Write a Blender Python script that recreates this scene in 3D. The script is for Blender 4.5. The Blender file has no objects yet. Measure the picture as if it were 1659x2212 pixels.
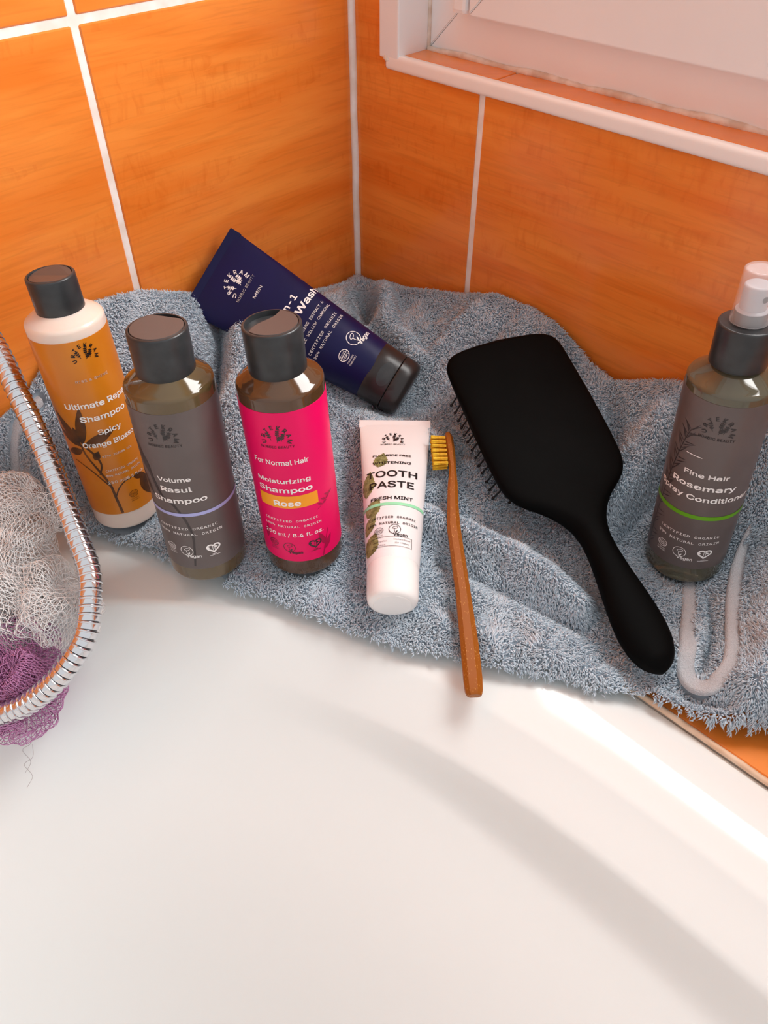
import bpy, bmesh, math, random
import numpy as np
from mathutils import Matrix, Vector
from mathutils.geometry import tessellate_polygon

random.seed(7)
rng = np.random.default_rng(7)
scene = bpy.context.scene
COL = scene.collection

# ------------------------------------------------------------------ camera, light, exposure
PITCH, YAW = math.radians(44.0), math.radians(45.4)
fwd = Vector((-math.cos(YAW) * math.cos(PITCH), math.sin(YAW) * math.cos(PITCH), -math.sin(PITCH)))
right = fwd.cross(Vector((0, 0, 1))).normalized()
up = right.cross(fwd)
cam_data = bpy.data.cameras.new('camera')
cam_data.sensor_fit = 'HORIZONTAL'
cam_data.sensor_width = 36.0
cam_data.lens = 36.0 * 1690.0 / 1659.0
cam_data.clip_start = 0.01
cam = bpy.data.objects.new('camera', cam_data)
COL.objects.link(cam)
M = Matrix((right, up, -fwd)).transposed().to_4x4()
M.translation = Vector((0.5131, -0.4846, 0.41))
cam.matrix_world = M
scene.camera = cam

WINDOW_STRENGTH = 15.5      # daylight through the frosted pane
world = bpy.data.worlds.new('bathroom_ambient')
scene.world = world
world.use_nodes = True
world.node_tree.nodes['Background'].inputs[0].default_value = (0.97, 0.985, 1.0, 1)
world.node_tree.nodes['Background'].inputs[1].default_value = 0.78
scene.view_settings.view_transform = 'Standard'
scene.view_settings.look = 'None'
scene.view_settings.exposure = 0.08
scene.view_settings.gamma = 1.0
scene.view_settings.use_curve_mapping = False
scene.cycles.max_bounces = 10
scene.cycles.diffuse_bounces = 8
scene.cycles.transmission_bounces = 8
scene.cycles.glossy_bounces = 3
scene.cycles.adaptive_threshold = 0.04
scene.cycles.caustics_refractive = False
scene.cycles.caustics_reflective = False
scene.cycles.sample_clamp_indirect = 4.0


# ------------------------------------------------------------------ helpers: materials
def s2l(c):
    c = c / 255.0
    return c / 12.92 if c <= 0.04045 else ((c + 0.055) / 1.055) ** 2.4


def rgb(r, g, b):
    return (s2l(r), s2l(g), s2l(b), 1.0)


def mat(name, color, rough=0.5, coat=0.0, metal=0.0, trans=0.0, ior=1.45, sss=0.0, sheen=0.0, spec=0.5):
    m = bpy.data.materials.new(name)
    m.use_nodes = True
    b = m.node_tree.nodes['Principled BSDF']
    b.inputs['Base Color'].default_value = color
    b.inputs['Roughness'].default_value = rough
    b.inputs['Metallic'].default_value = metal
    b.inputs['Coat Weight'].default_value = coat
    b.inputs['Coat Roughness'].default_value = 0.08
    b.inputs['Transmission Weight'].default_value = trans
    b.inputs['IOR'].default_value = ior
    b.inputs['Specular IOR Level'].default_value = spec
    if sss:
        b.inputs['Subsurface Weight'].default_value = sss
        b.inputs['Subsurface Radius'].default_value = (0.01, 0.008, 0.006)
        b.inputs['Subsurface Scale'].default_value = 0.6
    if sheen:
        b.inputs['Sheen Weight'].default_value = sheen
        b.inputs['Sheen Roughness'].default_value = 0.5
    return m


def nodes_of(m):
    nt = m.node_tree
    return nt, nt.nodes, nt.links, nt.nodes['Principled BSDF']


def noise_color(m, c1, c2, scale, detail=3.0, vec=None, lo=0.35, hi=0.65, bump=0.0, bump_dist=0.001, rough=None):
    """mix two colours by a noise texture in object space, with optional fine relief"""
    nt, N, L, b = nodes_of(m)
    tc = N.new('ShaderNodeTexCoord')
    nz = N.new('ShaderNodeTexNoise')
    nz.inputs['Scale'].default_value = scale
    nz.inputs['Detail'].default_value = detail
    L.new(vec if vec else tc.outputs['Object'], nz.inputs['Vector'])
    r = N.new('ShaderNodeValToRGB')
    r.color_ramp.elements[0].position = lo
    r.color_ramp.elements[0].color = c1
    r.color_ramp.elements[1].position = hi
    r.color_ramp.elements[1].color = c2
    L.new(nz.outputs['Fac'], r.inputs['Fac'])
    L.new(r.outputs['Color'], b.inputs['Base Color'])
    if bump:
        bp = N.new('ShaderNodeBump')
        bp.inputs['Strength'].default_value = bump
        bp.inputs['Distance'].default_value = bump_dist
        L.new(nz.outputs['Fac'], bp.inputs['Height'])
        L.new(bp.outputs['Normal'], b.inputs['Normal'])
    return m


def tile_material():
    """glazed tile with a printed horizontal wood grain, streaks run along the wall"""
    m = mat('orange_glazed_tile', rgb(232, 120, 30), rough=0.22, coat=0.15)
    nt, N, L, b = nodes_of(m)
    g = N.new('ShaderNodeNewGeometry')
    oi = N.new('ShaderNodeObjectInfo')
    sep = N.new('ShaderNodeSeparateXYZ')
    L.new(g.outputs['Position'], sep.inputs[0])

    def math_node(op, a, bb):
        n = N.new('ShaderNodeMath')
        n.operation = op
        for k, v in enumerate((a, bb)):
            if isinstance(v, (int, float)):
                n.inputs[k].default_value = v
            else:
                L.new(v, n.inputs[k])
        return n.outputs[0]
    h = math_node('SUBTRACT', sep.outputs['X'], sep.outputs['Y'])
    rnd = math_node('MULTIPLY', oi.outputs['Random'], 20.0)

    def streak(sh, sz, detail, off):
        c = N.new('ShaderNodeCombineXYZ')
        L.new(math_node('MULTIPLY', h, sh), c.inputs[0])
        L.new(math_node('MULTIPLY', sep.outputs['Z'], sz), c.inputs[1])
        L.new(math_node('ADD', rnd, off), c.inputs[2])
        n = N.new('ShaderNodeTexNoise')
        n.inputs['Scale'].default_value = 1.0
        n.inputs['Detail'].default_value = detail
        n.inputs['Distortion'].default_value = 0.6
        L.new(c.outputs[0], n.inputs['Vector'])
        return n.outputs['Fac']
    broad = streak(7.0, 55.0, 3.0, 0.0)
    fine = streak(22.0, 330.0, 3.0, 3.0)
    fleck = streak(190.0, 60.0, 2.0, 7.0)
    band = streak(5.0, 30.0, 1.0, 11.0)
    r = N.new('ShaderNodeValToRGB')
    r.color_ramp.elements[0].position = 0.32
    r.color_ramp.elements[0].color = rgb(229, 122, 42)
    r.color_ramp.elements[1].position = 0.70
    r.color_ramp.elements[1].color = rgb(241, 145, 62)
    L.new(broad, r.inputs['Fac'])
    r2 = N.new('ShaderNodeValToRGB')
    r2.color_ramp.elements[0].position = 0.33
    r2.color_ramp.elements[0].color = (0.70, 0.64, 0.56, 1)
    r2.color_ramp.elements[1].position = 0.52
    r2.color_ramp.elements[1].color = (1, 1, 1, 1)
    L.new(fine, r2.inputs['Fac'])
    mx = N.new('ShaderNodeMixRGB')
    mx.blend_type = 'MULTIPLY'
    mx.inputs[0].default_value = 0.32
    L.new(r.outputs[0], mx.inputs[1])
    L.new(r2.outputs[0], mx.inputs[2])
    # short cross flecks where a slow band allows them
    fl = math_node('MULTIPLY', math_node('GREATER_THAN', band, 0.54), math_node('SUBTRACT', fleck, 0.5))
    mx2 = N.new('ShaderNodeMixRGB')
    mx2.blend_type = 'MIX'
    L.new(math_node('MULTIPLY', math_node('MAXIMUM', fl, 0.0), 1.3), mx2.inputs[0])
    L.new(mx.outputs[0], mx2.inputs[1])
    mx2.inputs[2].default_value = rgb(205, 92, 18)
    L.new(mx2.outputs[0], b.inputs['Base Color'])
    bp = N.new('ShaderNodeBump')
    bp.inputs['Strength'].default_value = 0.08
    bp.inputs['Distance'].default_value = 0.001
    L.new(broad, bp.inputs['Height'])
    L.new(bp.outputs['Normal'], b.inputs['Normal'])
    return m


def clear_shell(name, color, solid):
    """thin clear plastic wall: most light goes straight through, the rest is a glossy skin"""
    m = mat(name, color, rough=0.12, coat=0.8)
    nt, N, L, b = nodes_of(m)
    t = N.new('ShaderNodeBsdfTransparent')
    mx = N.new('ShaderNodeMixShader')
    mx.inputs[0].default_value = solid
    L.new(t.outputs[0], mx.inputs[1])
    L.new(b.outputs[0], mx.inputs[2])
    L.new(mx.outputs[0], N['Material Output'].inputs['Surface'])
    return m


MT = {}
MT['tile'] = tile_material()
MT['grout'] = noise_color(mat('white_grout', rgb(240, 230, 222), rough=0.8), rgb(232, 220, 210), rgb(246, 240, 236), 60, bump=0.3, bump_dist=0.0006)
MT['pvc'] = noise_color(mat('white_pvc', rgb(236, 234, 234), rough=0.35), rgb(234, 231, 231), rgb(238, 236, 236), 6)
MT['trim'] = mat('white_trim', rgb(245, 238, 234), rough=0.3)
MT['silicone'] = noise_color(mat('aged_silicone', rgb(222, 205, 190), rough=0.5), rgb(206, 184, 166), rgb(232, 220, 208), 90, bump=0.4)
MT['enamel'] = mat('white_bath_acrylic', rgb(232, 237, 236), rough=0.07)
MT['caulk'] = noise_color(mat('beige_caulk', rgb(222, 190, 160), rough=0.5), rgb(208, 170, 138), rgb(232, 206, 180), 50)
MT['cap_black'] = noise_color(mat('charcoal_plastic', rgb(48, 50, 52), rough=0.3), rgb(43, 45, 47), rgb(53, 55, 57), 120, bump=0.05)
MT['cap_top'] = mat('charcoal_plastic_disc', rgb(82, 74, 72), rough=0.3)
MT['black_label'] = mat('black_print', rgb(22, 18, 20), rough=0.4)
MT['soft_black'] = mat('charcoal_print', rgb(52, 45, 45), rough=0.4)
MT['white_ink'] = mat('white_print', rgb(250, 246, 244), rough=0.45)
MT['label_pink'] = mat('magenta_label', rgb(236, 6, 96), rough=0.36, spec=0.3)
MT['label_grey'] = noise_color(mat('taupe_label', rgb(98, 88, 86), rough=0.32, spec=0.4), rgb(96, 86, 84), rgb(102, 92, 90), 30)
MT['label_orange'] = noise_color(mat('amber_label', rgb(214, 132, 32), rough=0.36, coat=0.1), rgb(200, 114, 18), rgb(210, 126, 28), 25)
MT['bar_orange'] = mat('yellow_orange_print', rgb(250, 160, 24), rough=0.4)
MT['lavender'] = mat('lavender_print', rgb(170, 172, 222), rough=0.4)
MT['green'] = mat('green_print', rgb(96, 160, 14), rough=0.4)
MT['mint'] = mat('mint_print', rgb(150, 224, 178), rough=0.4)
MT['dark_brown'] = noise_color(mat('botanical_brown_print', rgb(60, 30, 8), rough=0.4), rgb(44, 22, 6), rgb(120, 66, 14), 90, lo=0.3, hi=0.75)
MT['dark_plant'] = mat('botanical_charcoal_print', rgb(58, 50, 50), rough=0.35)
MT['dark_pink'] = mat('botanical_magenta_print', rgb(170, 4, 66), rough=0.4)
MT['leaf'] = noise_color(mat('mint_leaf_print', rgb(130, 132, 78), rough=0.5), rgb(104, 104, 58), rgb(152, 152, 98), 260)
MT['vein'] = mat('leaf_vein_print', rgb(172, 170, 122), rough=0.5)
MT['bottle_brown'] = mat('amber_liquid_bottle', rgb(104, 72, 46), rough=0.06, coat=0.6, trans=0.4, ior=1.4)
MT['bottle_olive'] = mat('olive_liquid_bottle', rgb(104, 86, 56), rough=0.06, coat=0.6, trans=0.25, ior=1.4)
MT['bottle_clear'] = mat('clear_bottle', rgb(132, 126, 102), rough=0.05, coat=0.6, trans=0.6, ior=1.38)
MT['bottle_cloudy'] = mat('cloudy_white_bottle', rgb(232, 214, 202), rough=0.28, coat=0.3, sss=0.6)
MT['overcap'] = clear_shell('frosted_clear_cap', rgb(246, 244, 246), 0.17)
MT['nozzle'] = mat('nozzle_grey', rgb(186, 182, 187), rough=0.3)
MT['tube_blue'] = noise_color(mat('navy_tube', rgb(9, 10, 60), rough=0.42, spec=0.3), rgb(7, 8, 54), rgb(12, 14, 68), 14)
MT['tube_cap'] = mat('tube_black_cap', rgb(40, 36, 36), rough=0.3)
MT['tube_white'] = mat('white_tube', rgb(240, 236, 236), rough=0.32, coat=0.1)
MT['paste_cap'] = mat('white_cap', rgb(246, 242, 240), rough=0.25)
MT['brush_black'] = noise_color(mat('soft_touch_black', rgb(4, 4, 4), rough=0.6, spec=0.06), rgb(3, 3, 3), rgb(5, 5, 5), 40)
MT['pin_black'] = mat('pin_black', rgb(14, 14, 14), rough=0.35)
MT['chrome'] = mat('chrome', rgb(222, 222, 226), rough=0.12, metal=1.0)
MT['chrome_dark'] = mat('chrome_core', rgb(92, 92, 96), rough=0.3, metal=1.0)
MT['bristle'] = noise_color(mat('yellow_bristle', rgb(236, 186, 20), rough=0.45), rgb(222, 160, 10), rgb(246, 208, 50), 300)
MT['net_white'] = mat('white_nylon_net', (0.98, 0.98, 0.98, 1), rough=0.6, spec=0.2)
MT['net_purple'] = mat('purple_nylon_net', rgb(206, 146, 192), rough=0.6, spec=0.2)
MT['thread'] = mat('loose_thread', rgb(150, 140, 140), rough=0.6)
MT['towel'] = noise_color(mat('blue_grey_terry', rgb(201, 214, 225), rough=0.95, sheen=0.2), rgb(193, 207, 219), rgb(210, 222, 232), 22)
MT['towel_base'] = noise_color(mat('blue_grey_ground_weave', rgb(150, 162, 172), rough=1.0), rgb(142, 155, 166), rgb(158, 170, 180), 60)
MT['hem'] = noise_color(mat('pale_woven_hem', rgb(186, 190, 198), rough=0.9), rgb(182, 182, 186), rgb(200, 200, 204), 1500, bump=1.0, bump_dist=0.0008)

m = mat('wood_fibre_brown', rgb(160, 92, 20), rough=0.45, spec=0.35)
nt, N, L, b = nodes_of(m)
tc = N.new('ShaderNodeTexCoord')
vz = N.new('ShaderNodeTexVoronoi')
vz.inputs['Scale'].default_value = 820
mp = N.new('ShaderNodeMapping')
mp.inputs['Scale'].default_value = (1, 0.45, 1)
L.new(tc.outputs['Object'], mp.inputs[0])
L.new(mp.outputs[0], vz.inputs['Vector'])
rp = N.new('ShaderNodeValToRGB')
rp.color_ramp.elements[0].position = 0.10
rp.color_ramp.elements[0].color = rgb(192, 134, 66)
rp.color_ramp.elements[1].position = 0.26
rp.color_ramp.elements[1].color = rgb(150, 82, 14)
L.new(vz.outputs['Distance'], rp.inputs[0])
L.new(rp.outputs[0], b.inputs['Base Color'])
MT['wood'] = m

m = bpy.data.materials.new('frosted_daylight_glass')
m.use_nodes = True
nt = m.node_tree
nt.nodes.clear()
o = nt.nodes.new('ShaderNodeOutputMaterial')
e = nt.nodes.new('ShaderNodeEmission')
e.inputs[0].default_value = (1.0, 0.99, 0.97, 1)
e.inputs[1].default_value = WINDOW_STRENGTH
nt.links.new(e.outputs[0], o.inputs[0])
MT['pane'] = m


# ------------------------------------------------------------------ helpers: meshes
def link(name, me, material, parent=None, smooth=False):
    if material is not None:
        me.materials.append(MT[material] if isinstance(material, str) else material)
    ob = bpy.data.objects.new(name, me)
    COL.objects.link(ob)
    if parent is not None:
        ob.parent = parent
    if smooth and len(me.polygons):
        me.polygons.foreach_set('use_smooth', [True] * len(me.polygons))
    return ob


def build(name, verts, faces, material, parent=None, smooth=False):
    me = bpy.data.meshes.new(name)
    me.from_pydata([tuple(map(float, v)) for v in verts], [], [tuple(map(int, f)) for f in faces])
    me.update()
    return link(name, me, material, parent, smooth)


def fast_mesh(name, V, F):
    """V (n,3), F (m,k) arrays of equal polygon size"""
    V = np.asarray(V, np.float32)
    F = np.asarray(F, np.int32)
    me = bpy.data.meshes.new(name)
    me.vertices.add(len(V))
    me.vertices.foreach_set('co', V.ravel())
    k = F.shape[1]
    me.loops.add(F.size)
    me.loops.foreach_set('vertex_index', F.ravel())
    me.polygons.add(len(F))
    me.polygons.foreach_set('loop_start', np.arange(0, F.size, k, dtype=np.int32))
    me.polygons.foreach_set('use_smooth', np.ones(len(F), bool))
    me.update(calc_edges=True)
    return me


def tag(o, label=None, cat=None, group=None, kind=None):
    if label:
        o['label'] = label
    if cat:
        o['category'] = cat
    if group:
        o['group'] = group
    if kind:
        o['kind'] = kind
    return o


def empty(name, matrix):
    o = bpy.data.objects.new(name, None)
    o.empty_display_size = 0.01
    COL.objects.link(o)
    o.matrix_world = matrix
    return o


def frame(origin, x, y, z):
    m = Matrix((Vector(x), Vector(y), Vector(z))).transposed().to_4x4()
    m.translation = Vector(origin)
    return m


def smooth_by_angle(ob, deg=35):
    me = ob.data
    bm = bmesh.new()
    bm.from_mesh(me)
    for f in bm.faces:
        f.smooth = True
    for e in bm.edges:
        if len(e.link_faces) == 2:
            e.smooth = e.calc_face_angle() < math.radians(deg)
        else:
            e.smooth = False
    bm.to_mesh(me)
    bm.free()
    return ob


def box_mesh(name, lo, hi, bevel=0.0, seg=2):
    bm = bmesh.new()
    bmesh.ops.create_cube(bm, size=1.0)
    lo, hi = Vector(lo), Vector(hi)
    for v in bm.verts:
        v.co = Vector(((v.co.x + .5) * (hi.x - lo.x) + lo.x, (v.co.y + .5) * (hi.y - lo.y) + lo.y, (v.co.z + .5) * (hi.z - lo.z) + lo.z))
    if bevel:
        bmesh.ops.bevel(bm, geom=bm.edges[:], offset=bevel, segments=seg, affect='EDGES', profile=0.6)
    me = bpy.data.meshes.new(name)
    bm.to_mesh(me)
    bm.free()
    return me


def box(name, lo, hi, material, parent=None, bevel=0.0, seg=2):
    return link(name, box_mesh(name, lo, hi, bevel, seg), material, parent)


def boxes(name, list_, material, parent=None):
    V, F = [], []
    for lo, hi in list_:
        n = len(V)
        for z in (lo[2], hi[2]):
            V += [(lo[0], lo[1], z), (hi[0], lo[1], z), (hi[0], hi[1], z), (lo[0], hi[1], z)]
        F += [(n, n + 3, n + 2, n + 1), (n + 4, n + 5, n + 6, n + 7), (n, n + 1, n + 5, n + 4), (n + 1, n + 2, n + 6, n + 5), (n + 2, n + 3, n + 7, n + 6), (n + 3, n, n + 4, n + 7)]
    return build(name, V, F, material, parent)


def lathe(name, profile, material, parent=None, seg=64, angle=40, sx=1.0, sy=1.0):
    """profile: list of (r, z); r == 0 closes the end"""
    V, F, rings = [], [], []
    for r, z in profile:
        if r <= 1e-9:
            rings.append([len(V)])
            V.append((0, 0, z))
        else:
            rings.append(list(range(len(V), len(V) + seg)))
            V += [(r * sx * math.cos(2 * math.pi * k / seg), r * sy * math.sin(2 * math.pi * k / seg), z) for k in range(seg)]
    for a, c in zip(rings[:-1], rings[1:]):
        for k in range(seg):
            k2 = (k + 1) % seg
            if len(a) == 1 and len(c) == 1:
                continue
            if len(a) == 1:
                F.append((a[0], c[k2], c[k]))
            elif len(c) == 1:
                F.append((a[k], a[k2], c[0]))
            else:
                F.append((a[k], a[k2], c[k2], c[k]))
    ob = build(name, V, F, material, parent)
    return smooth_by_angle(ob, angle)


def arc(cx, cz, r, a0, a1, n):
    """profile points on a circular arc, angles in degrees"""
    return [(cx + r * math.cos(math.radians(a0 + (a1 - a0) * i / n)), cz + r * math.sin(math.radians(a0 + (a1 - a0) * i / n))) for i in range(n + 1)]


def catmull(P, per=10):
    P = np.asarray(P, float)
    Q = np.vstack([2 * P[0] - P[1], P, 2 * P[-1] - P[-2]])
    out = []
    for i in range(1, len(Q) - 2):
        for t in np.linspace(0, 1, per, endpoint=False):
            a, b_, c, d = Q[i - 1], Q[i], Q[i + 1], Q[i + 2]
            out.append(0.5 * (2 * b_ + (c - a) * t + (2 * a - 5 * b_ + 4 * c - d) * t * t + (3 * b_ - a - 3 * c + d) * t ** 3))
    out.append(P[-1])
    return np.array(out)


def tubes(polys, radius, sides=4):
    """many polylines -> one (V, F) tube set of quads; polys list of (n,3)"""
    Vs, Fs, base = [], [], 0
    ang = np.arange(sides) * 2 * np.pi / sides
    for P in polys:
        P = np.asarray(P, float)
        n = len(P)
        T = np.gradient(P, axis=0)
        T /= np.linalg.norm(T, axis=1)[:, None] + 1e-12
        ref = np.array([0.31, 0.52, 0.79])
        A = np.cross(T, ref)
        A /= np.linalg.norm(A, axis=1)[:, None] + 1e-12
        B = np.cross(T, A)
        rr = radius if np.isscalar(radius) else np.asarray(radius)[:, None, None]
        ring = P[:, None, :] + rr * (A[:, None, :] * np.cos(ang)[None, :, None] + B[:, None, :] * np.sin(ang)[None, :, None])
        Vs.append(ring.reshape(-1, 3))
        i = np.arange(n - 1)[:, None] * sides
        k = np.arange(sides)[None, :]
        k2 = (k + 1) % sides
        Fs.append(np.stack([i + k, i + k2, i + sides + k2, i + sides + k], -1).reshape(-1, 4) + base)
        base += n * sides
    return np.vstack(Vs), np.vstack(Fs)


# ------------------------------------------------------------------ helpers: flat print wrapped on surfaces
def load_font(fn):
    try:
        import os
        d = bpy.utils.system_resource('DATAFILES', path='fonts')
        return bpy.data.fonts.load(os.path.join(d, fn))
    except Exception:
        return None


FONT = {'sans': load_font('Inter.woff2'), 'mono': load_font('DejaVuSansMono.woff2')}
_tc = {}


def glyphs(s, font='sans', bold=0.0, spacing=1.0):
    """text -> 2d triangles, baseline at 0, left edge at 0, in units of font size"""
    key = (s, font, bold, spacing)
    if key in _tc:
        return _tc[key]
    cu = bpy.data.curves.new('lettering_source', 'FONT')
    cu.body = s
    if FONT[font]:
        cu.font = FONT[font]
    cu.size = 1.0
    cu.space_character = spacing
    cu.resolution_u = 3
    cu.fill_mode = 'FRONT'
    ob = bpy.data.objects.new('lettering_source', cu)
    COL.objects.link(ob)
    dg = bpy.context.evaluated_depsgraph_get()
    me = bpy.data.meshes.new_from_object(ob.evaluated_get(dg))
    V = np.array([v.co[:2] for v in me.vertices]) if len(me.vertices) else np.zeros((0, 2))
    F = [tuple(p.vertices) for p in me.polygons]
    bpy.data.objects.remove(ob)
    bpy.data.curves.remove(cu)
    bpy.data.meshes.remove(me)
    if len(V):
        V[:, 0] -= V[:, 0].min()
        if bold > 0:                       # heavier weight: overprint the outline a hair's breadth around
            n0, V0, F0 = len(V), V.copy(), list(F)
            for i, (dx, dy) in enumerate(((1, 0), (-1, 0), (0, 1), (0, -1), (.7, .7), (-.7, .7), (.7, -.7), (-.7, -.7))):
                V = np.vstack([V, V0 + np.array((dx, dy)) * bold])
                F += [tuple(q + n0 * (i + 1) for q in f) for f in F0]
            V[:, 0] -= V[:, 0].min()
    _tc[key] = (V, F)
    return _tc[key]


class Print:
    """collects flat shapes in millimetres (u across, v up) and lays them on a surface"""

    def __init__(self):
        self.V, self.F = [], []

    def add(self, V, F):
        n = len(self.V)
        self.V += [(float(a), float(c)) for a, c in V]
        self.F += [tuple(n + i for i in f) for f in F]

    def text(self, s, u, v, width=None, height=None, font='sans', bold=0.012, spacing=1.0, align='c', rot=0.0):
        """v is the middle of the capitals; width in mm fixes the size unless only height is given"""
        V, F = glyphs(s, font, bold, spacing)
        if not len(V):
            return
        w0 = V[:, 0].max()
        cap = 0.72
        if width and height:
            sx, sy = width / w0, height / cap
        elif width:
            sx = sy = width / w0
        else:
            sx = sy = height / cap
        P = np.stack([V[:, 0] * sx, (V[:, 1] - cap / 2) * sy], -1)
        if align == 'c':
            P[:, 0] -= w0 * sx / 2
        c, s_ = math.cos(rot), math.sin(rot)
        P = np.stack([P[:, 0] * c - P[:, 1] * s_ + u, P[:, 0] * s_ + P[:, 1] * c + v], -1)
        self.add(P, F)

    def poly(self, pts):
        tri = tessellate_polygon([[Vector((p[0], p[1], 0)) for p in pts]])
        self.add(pts, tri)

    def rect(self, u0, v0, u1, v1, nu=16, nv=1):
        us, vs = np.linspace(u0, u1, nu + 1), np.linspace(v0, v1, nv + 1)
        V = [(a, c) for c in vs for a in us]
        F = [(j * (nu + 1) + i, j * (nu + 1) + i + 1, (j + 1) * (nu + 1) + i + 1, (j + 1) * (nu + 1) + i) for j in range(nv) for i in range(nu)]
        self.add(V, F)

    def stroke(self, pts, w0, w1=None):
        """tapered line"""
        P = np.asarray(pts, float)
        if len(P) > 2:
            P = catmull(P, 4)
        w1 = w0 if w1 is None else w1
        T = np.gradient(P, axis=0)
        T /= np.linalg.norm(T, axis=1)[:, None] + 1e-9
        Nn = np.stack([-T[:, 1], T[:, 0]], -1)
        w = np.linspace(w0, w1, len(P))[:, None] / 2
        V = np.vstack([P + Nn * w, P - Nn * w])
        n = len(P)
        self.add(V, [(i, i + 1, n + i + 1, n + i) for i in range(n - 1)])

    def ring(self, u, v, rx, ry, w, rot=0.0, n=28):
        a = np.linspace(0, 2 * np.pi, n, endpoint=False)
        c, s_ = math.cos(rot), math.sin(rot)

        def pts(k):
            x, y = (rx - k) * np.cos(a), (ry - k) * np.sin(a)
            return np.stack([u + x * c - y * s_, v + x * s_ + y * c], -1)
        V = np.vstack([pts(0), pts(w)])
        self.add(V, [(i, (i + 1) % n, n + (i + 1) % n, n + i) for i in range(n)])

    def leaf(self, u, v, length, width, ang, serr=0, n=9):
        """pointed leaf from base (u,v) in direction ang (degrees)"""
        t = np.linspace(0, 1, n)
        hw = width / 2 * np.sin(np.pi * t ** 0.8) * (1 + (0.14 * (np.arange(n) % 2) if serr else 0))
        c, s_ = math.cos(math.radians(ang)), math.sin(math.radians(ang))
        x = t * length
        nc = max(2, 2 * int(math.ceil(width / 3.0)))
        V = np.vstack([np.stack([u + x * c - hw * q * s_, v + x * s_ + hw * q * c], -1) for q in np.linspace(1, -1, nc + 1)])
        F = [(j * n + i, (j + 1) * n + i, (j + 1) * n + i + 1, j * n + i + 1) for j in range(nc) for i in range(n - 1)]
        self.add(V, F)

    def logo(self, u, v, w, nordic=True):
        """letters on a half circle over small sprigs"""
        R = w * 0.405
        hgt = w * 0.178
        for k, ch in enumerate('URTEKRAM'):
            a = math.radians(196 - k * (212 / 7.0))
            self.text(ch, u + R * math.cos(a), v + R * math.sin(a) * 1.02, height=hgt, bold=0.022, rot=a - math.pi / 2)
        s = w / 20.0
        for cx_, cy_, ang, L_ in ((-3.0, -.9, 112, 4.6), (0.4, 0.6, 80, 4.2), (0.2, -2.2, 60, 3.4), (2.8, -1.6, 75, 4.4)):
            a = math.radians(ang)
            tip = (u + s * (cx_ + L_ * math.cos(a)), v + s * (cy_ + L_ * math.sin(a)))
            self.stroke([(u + s * cx_, v + s * cy_), ((u + s * cx_ + tip[0]) / 2, (v + s * cy_ + tip[1]) / 2), tip], .35 * s)
            for q in (0.35, 0.65, 0.95):
                px, py = u + s * (cx_ + L_ * q * math.cos(a)), v + s * (cy_ + L_ * q * math.sin(a))
                for sd in (48, -48):
                    self.leaf(px, py, 1.7 * s, .85 * s, ang + sd, n=5)
            self.leaf(tip[0], tip[1], 1.3 * s, .8 * s, ang, n=5)
        if nordic:
            self.text('NORDIC BEAUTY', u, v - w * 0.265, width=w * 0.98, bold=0.006, spacing=1.05)

    def eco(self, u, v, s=1.0):
        self.ring(u, v + 1.4 * s, 3.6 * s, 3.0 * s, .35 * s, rot=0.1)
        self.text('ECO', u, v + 2.5 * s, width=4.4 * s, height=1.7 * s, bold=0.0)
        self.text('CERT', u, v + .5 * s, width=5.4 * s, height=1.7 * s, bold=0.0)
        self.stroke([(u - 3.3 * s, v + 1.5 * s), (u, v + 1.45 * s), (u + 3.3 * s, v + 1.6 * s)], .25 * s)
        self.text('COSMOS', u, v - 2.7 * s, width=6.0 * s, height=1.2 * s, bold=0.0)
        self.text('ORGANIC', u, v - 4.3 * s, width=6.4 * s, height=1.2 * s, bold=0.0)

    def vegan(self, u, v, s=1.0):
        self.ring(u - 1.5 * s, v + 1.2 * s, 4.0 * s, 4.0 * s, .35 * s)
        self.ring(u - 1.2 * s, v + 2.5 * s, 1.9 * s, 1.0 * s, .3 * s, rot=0.3)
        self.stroke([(u - 1.8 * s, v + 1.6 * s), (u - 1.7 * s, v - .2 * s), (u - .9 * s, v - 2.4 * s)], .3 * s)
        self.leaf(u - .9 * s, v - 1.8 * s, 2.4 * s, 1.0 * s, 62, n=5)
        self.text('Vegan', u + 2.2 * s, v - 2.6 * s, width=9.4 * s, height=3.2 * s, bold=0.02)

    def heart(self, u, v, s=1.0):
        t = np.linspace(0, 2 * np.pi, 33)
        hx, hy = 16 * np.sin(t) ** 3, 13 * np.cos(t) - 5 * np.cos(2 * t) - 2 * np.cos(3 * t) - np.cos(4 * t)
        P = np.stack([u + hx * .235 * s, v + .8 * s + hy * .21 * s], -1)
        self.stroke(P[1:15], 1.0 * s, 1.0 * s)
        self.stroke(P[17:32], 1.0 * s, 1.0 * s)
        for (a, c, d) in (((.6, 2.2), (2.6, 1.2), (1.0, .4)), ((-.2, -3.2), (1.4, -1.6), (-1.2, -1.4)), ((-3.9, .4), (-2.2, 1.2), (-3.2, 2.6))):
            self.poly([(u + a[0] * s, v + a[1] * s), (u + c[0] * s, v + c[1] * s), (u + d[0] * s, v + d[1] * s)])
        for k in (-.5, .6):
            self.stroke([(u + k * s, v - 1.0 * s), (u + k * s, v + .5 * s), (u + k * s, v + 1.8 * s)], .3 * s)
        self.stroke([(u - 1.4 * s, v - 3.9 * s), (u, v - 3.9 * s), (u + 1.4 * s, v - 3.9 * s)], .35 * s)
        self.stroke([(u - 3.2 * s, v - 4.8 * s), (u, v - 4.8 * s), (u + 3.2 * s, v - 4.8 * s)], .3 * s)

    def lay(self, name, material, parent, fn):
        """fn maps arrays (u, v) in mm to (n,3) metres in the parent's frame"""
        A = np.array(self.V)
        return build(name, fn(A[:, 0], A[:, 1]), self.F, material, parent)


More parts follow.
